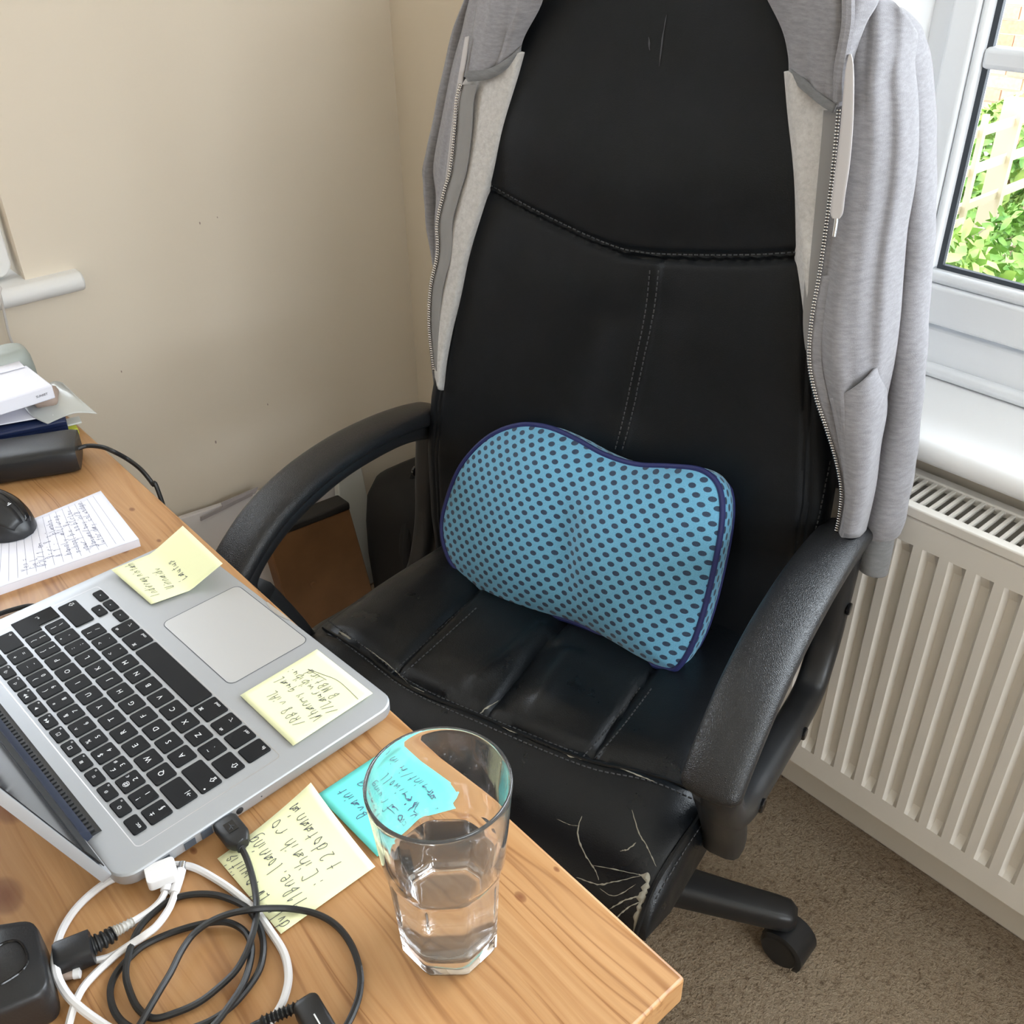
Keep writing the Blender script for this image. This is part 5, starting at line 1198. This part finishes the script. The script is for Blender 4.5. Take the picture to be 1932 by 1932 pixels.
# ------------------------------------------------------------------ glass of water
def tumbler():
    cx, cy, z0 = .2055, .3035, .7403
    t = thing('drinking_glass', 'clear faceted tumbler half full of water on the desk', 'glass', (cx, cy, z0))
    N = 64; H_ = .138; rot = .32
    def octr(a, r):     # octagon with softened corners
        q = ((a + rot) % (math.pi / 4)) - math.pi / 8
        return r * math.cos(math.pi / 8) / math.cos(q)
    def ring(z, r, oc, off=0):
        return [(cx + math.cos(a) * (octr(a, r) * oc + r * (1 - oc)), cy + math.sin(a) * (octr(a, r) * oc + r * (1 - oc)), z0 + z) for a in np.linspace(0, 2 * math.pi, N, endpoint=False)]
    outer = [(.0, .0275, 1), (.0012, .0298, 1), (.004, .0308, 1), (.012, .0312, 1), (.03, .0320, 1), (.05, .0331, 1), (.066, .0340, .95), (.072, .0345, .75), (.076, .0352, .35), (.079, .0358, 0), (.095, .0371, 0), (.115, .0387, 0), (.13, .0400, 0), (.1360, .0405, 0), (.1369, .04045, 0), (.1376, .0402, 0), (.13795, .03985, 0)]
    inner = [(.13795, .0394, 0), (.1376, .03905, 0), (.1369, .0388, 0), (.134, .0386, 0), (.115, .0373, 0), (.095, .0356, 0), (.082, .0337, 0), (.074, .0318, .3), (.068, .0305, .7), (.05, .0293, .8), (.03, .0281, .8), (.016, .0268, .7), (.0125, .0245, .5), (.0108, .018, .2), (.0102, .008, 0)]
    L = [ring(*q) for q in outer + inner]
    mk('bowl', g_loft(L), MT['clear_glass'], t, sharp=None)
    wt = [(.0099, .008, 0), (.0105, .0182, .2), (.0122, .0248, .5), (.0158, .0271, .7), (.03, .0284, .8), (.05, .0296, .8), (.066, .0306, .7)]
    wl = [(.0696, .0312, .58), (.0704, .0313, .5), (.0699, .0300, .4), (.0697, .02, 0), (.0697, .006, 0)]
    o = mk('water', g_loft([ring(*q) for q in wt + wl]), MT['water'], None, sharp=60); tag(o, 'clear still water filling the lower half of the tumbler', 'water')
tumbler()

# ------------------------------------------------------------------ things on the floor in the corner
def corner():
    o = mk('foam_board', g_obox((0, 0, 0), (1, 0, 0), (0, 1, 0), (0, 0, 1), .5, .5, .5), MT['board_white']) if False else None
    xa, xb = .44, .895; lean = .05
    g = g_loft([[(x, 1.50 + (0 if z < .1 else lean), z) for x, z in ((xa, .002), (xb + .02, .002), (xb, .272), (xa, .305))], [(x, 1.512 + (0 if z < .1 else lean), z) for x, z in ((xa, .002), (xb + .02, .002), (xb, .272), (xa, .305))]])
    o = mk('white_board', g, MT['board_white'], None, bevel=.002); tag(o, 'large white board leaning on the back wall behind the chair arm', 'board')
    q = [at(416, 948, y=1.548), at(486, 918, y=1.548), at(480, 930, y=1.545), at(420, 956, y=1.545)]
    mk('grey_strip', g_loft([q, [p + np.array([0, -.003, 0]) for p in q]]), MT['tape_grey'], o)
    q = [at(378, 975, y=1.545), at(475, 928, y=1.545), at(475, 934, y=1.545), at(378, 982, y=1.545)]
    mk('grey_strip', g_loft([q, [p + np.array([0, -.003, 0]) for p in q]]), MT['tape_grey'], o)
    q = [(.81, 1.50, .003), (.905, 1.50, .003), (.90, 1.535, .285), (.845, 1.535, .292)]
    o = mk('paper_roll_end', g_loft([q, [np.array(p) + np.array([.004, -.012, 0]) for p in q]]), MT['paper_grey'], None, bevel=.002); tag(o, 'torn white polystyrene edge piece in front of the leaning board', 'board')
    # brown cardboard folder with black top edge
    y0 = 1.40
    A, Bq, Cq, D_ = at(505, 1020, y=y0), at(660, 960, y=y0), at(698, 1095, y=y0), at(560, 1190, y=y0)
    Cq[2] = .003; D_[2] = .003; Cq[0] = at(700, 1100, y=y0)[0] + .01
    off = np.array([.0, .035, 0])
    t = thing('cardboard_folder', 'brown cardboard box file with black top edge behind the chair arm', 'box file', ((A[0] + Bq[0]) / 2, y0, .0))
    mk('body', g_loft([[A, Bq, Cq, D_], [p + off for p in (A, Bq, Cq, D_)]]), MT['cardboard'], t, bevel=.003)
    up = np.array([0, 0, .016]); mk('top_edge', g_loft([[A + up * 0 - off * .1, Bq - off * .1, Bq + up - off * .1, A + up - off * .1], [p + off * 1.1 for p in (A, Bq, Bq + up, A + up)]]), MT['black_matte'], t, bevel=.004)
    mk('button_clasp', g_disc_prism(at(590, 1102, y=y0 - .001), (0, -1, 0), .006, .004), MT['cardboard'], t)
    # black backpack
    c = np.array([.955, 1.36, 0]); t = thing('backpack', 'black fabric backpack on the floor in the room corner', 'backpack', tuple(c))
    loops = []
    for z, k in ((.004, .85), (.03, .97), (.12, 1), (.2, .98), (.26, .92), (.295, .78), (.312, .5)):
        loops.append([c + np.array([.118 * k * math.copysign(abs(math.cos(a)) ** .55, math.cos(a)), .11 * k * math.copysign(abs(math.sin(a)) ** .55, math.sin(a)), z]) for a in np.linspace(0, 2 * math.pi, 28, endpoint=False)])
    mk('body', g_loft(loops), MT['bag_black'], t, sharp=60)
    loops = [[p * np.array([1, 1, 1]) for p in L] for L in ([c + np.array([.07 * k * math.copysign(abs(math.cos(a)) ** .5, math.cos(a)), -.10 - .04 * k * abs(math.sin(a)), z]) for a in np.linspace(0, math.pi, 16)] for z, k in ((.02, .8), (.04, 1), (.15, 1), (.175, .8)))]
    mk('front_pocket', g_loft(loops), MT['bag_black'], t, sharp=60)
    mk('strap', g_tube(cr([c + np.array(q) for q in ((-.085, -.05, .27), (-.115, -.07, .22), (-.12, -.08, .15), (-.11, -.08, .08), (-.09, -.06, .03))], 6), .011, 8), MT['bag_black'], t)
    mk('grab_handle', g_tube(cr([c + np.array(q) for q in ((-.04, 0, .305), (-.02, 0, .33), (.02, 0, .33), (.04, 0, .305))], 6), .007, 8), MT['bag_black'], t)
corner()
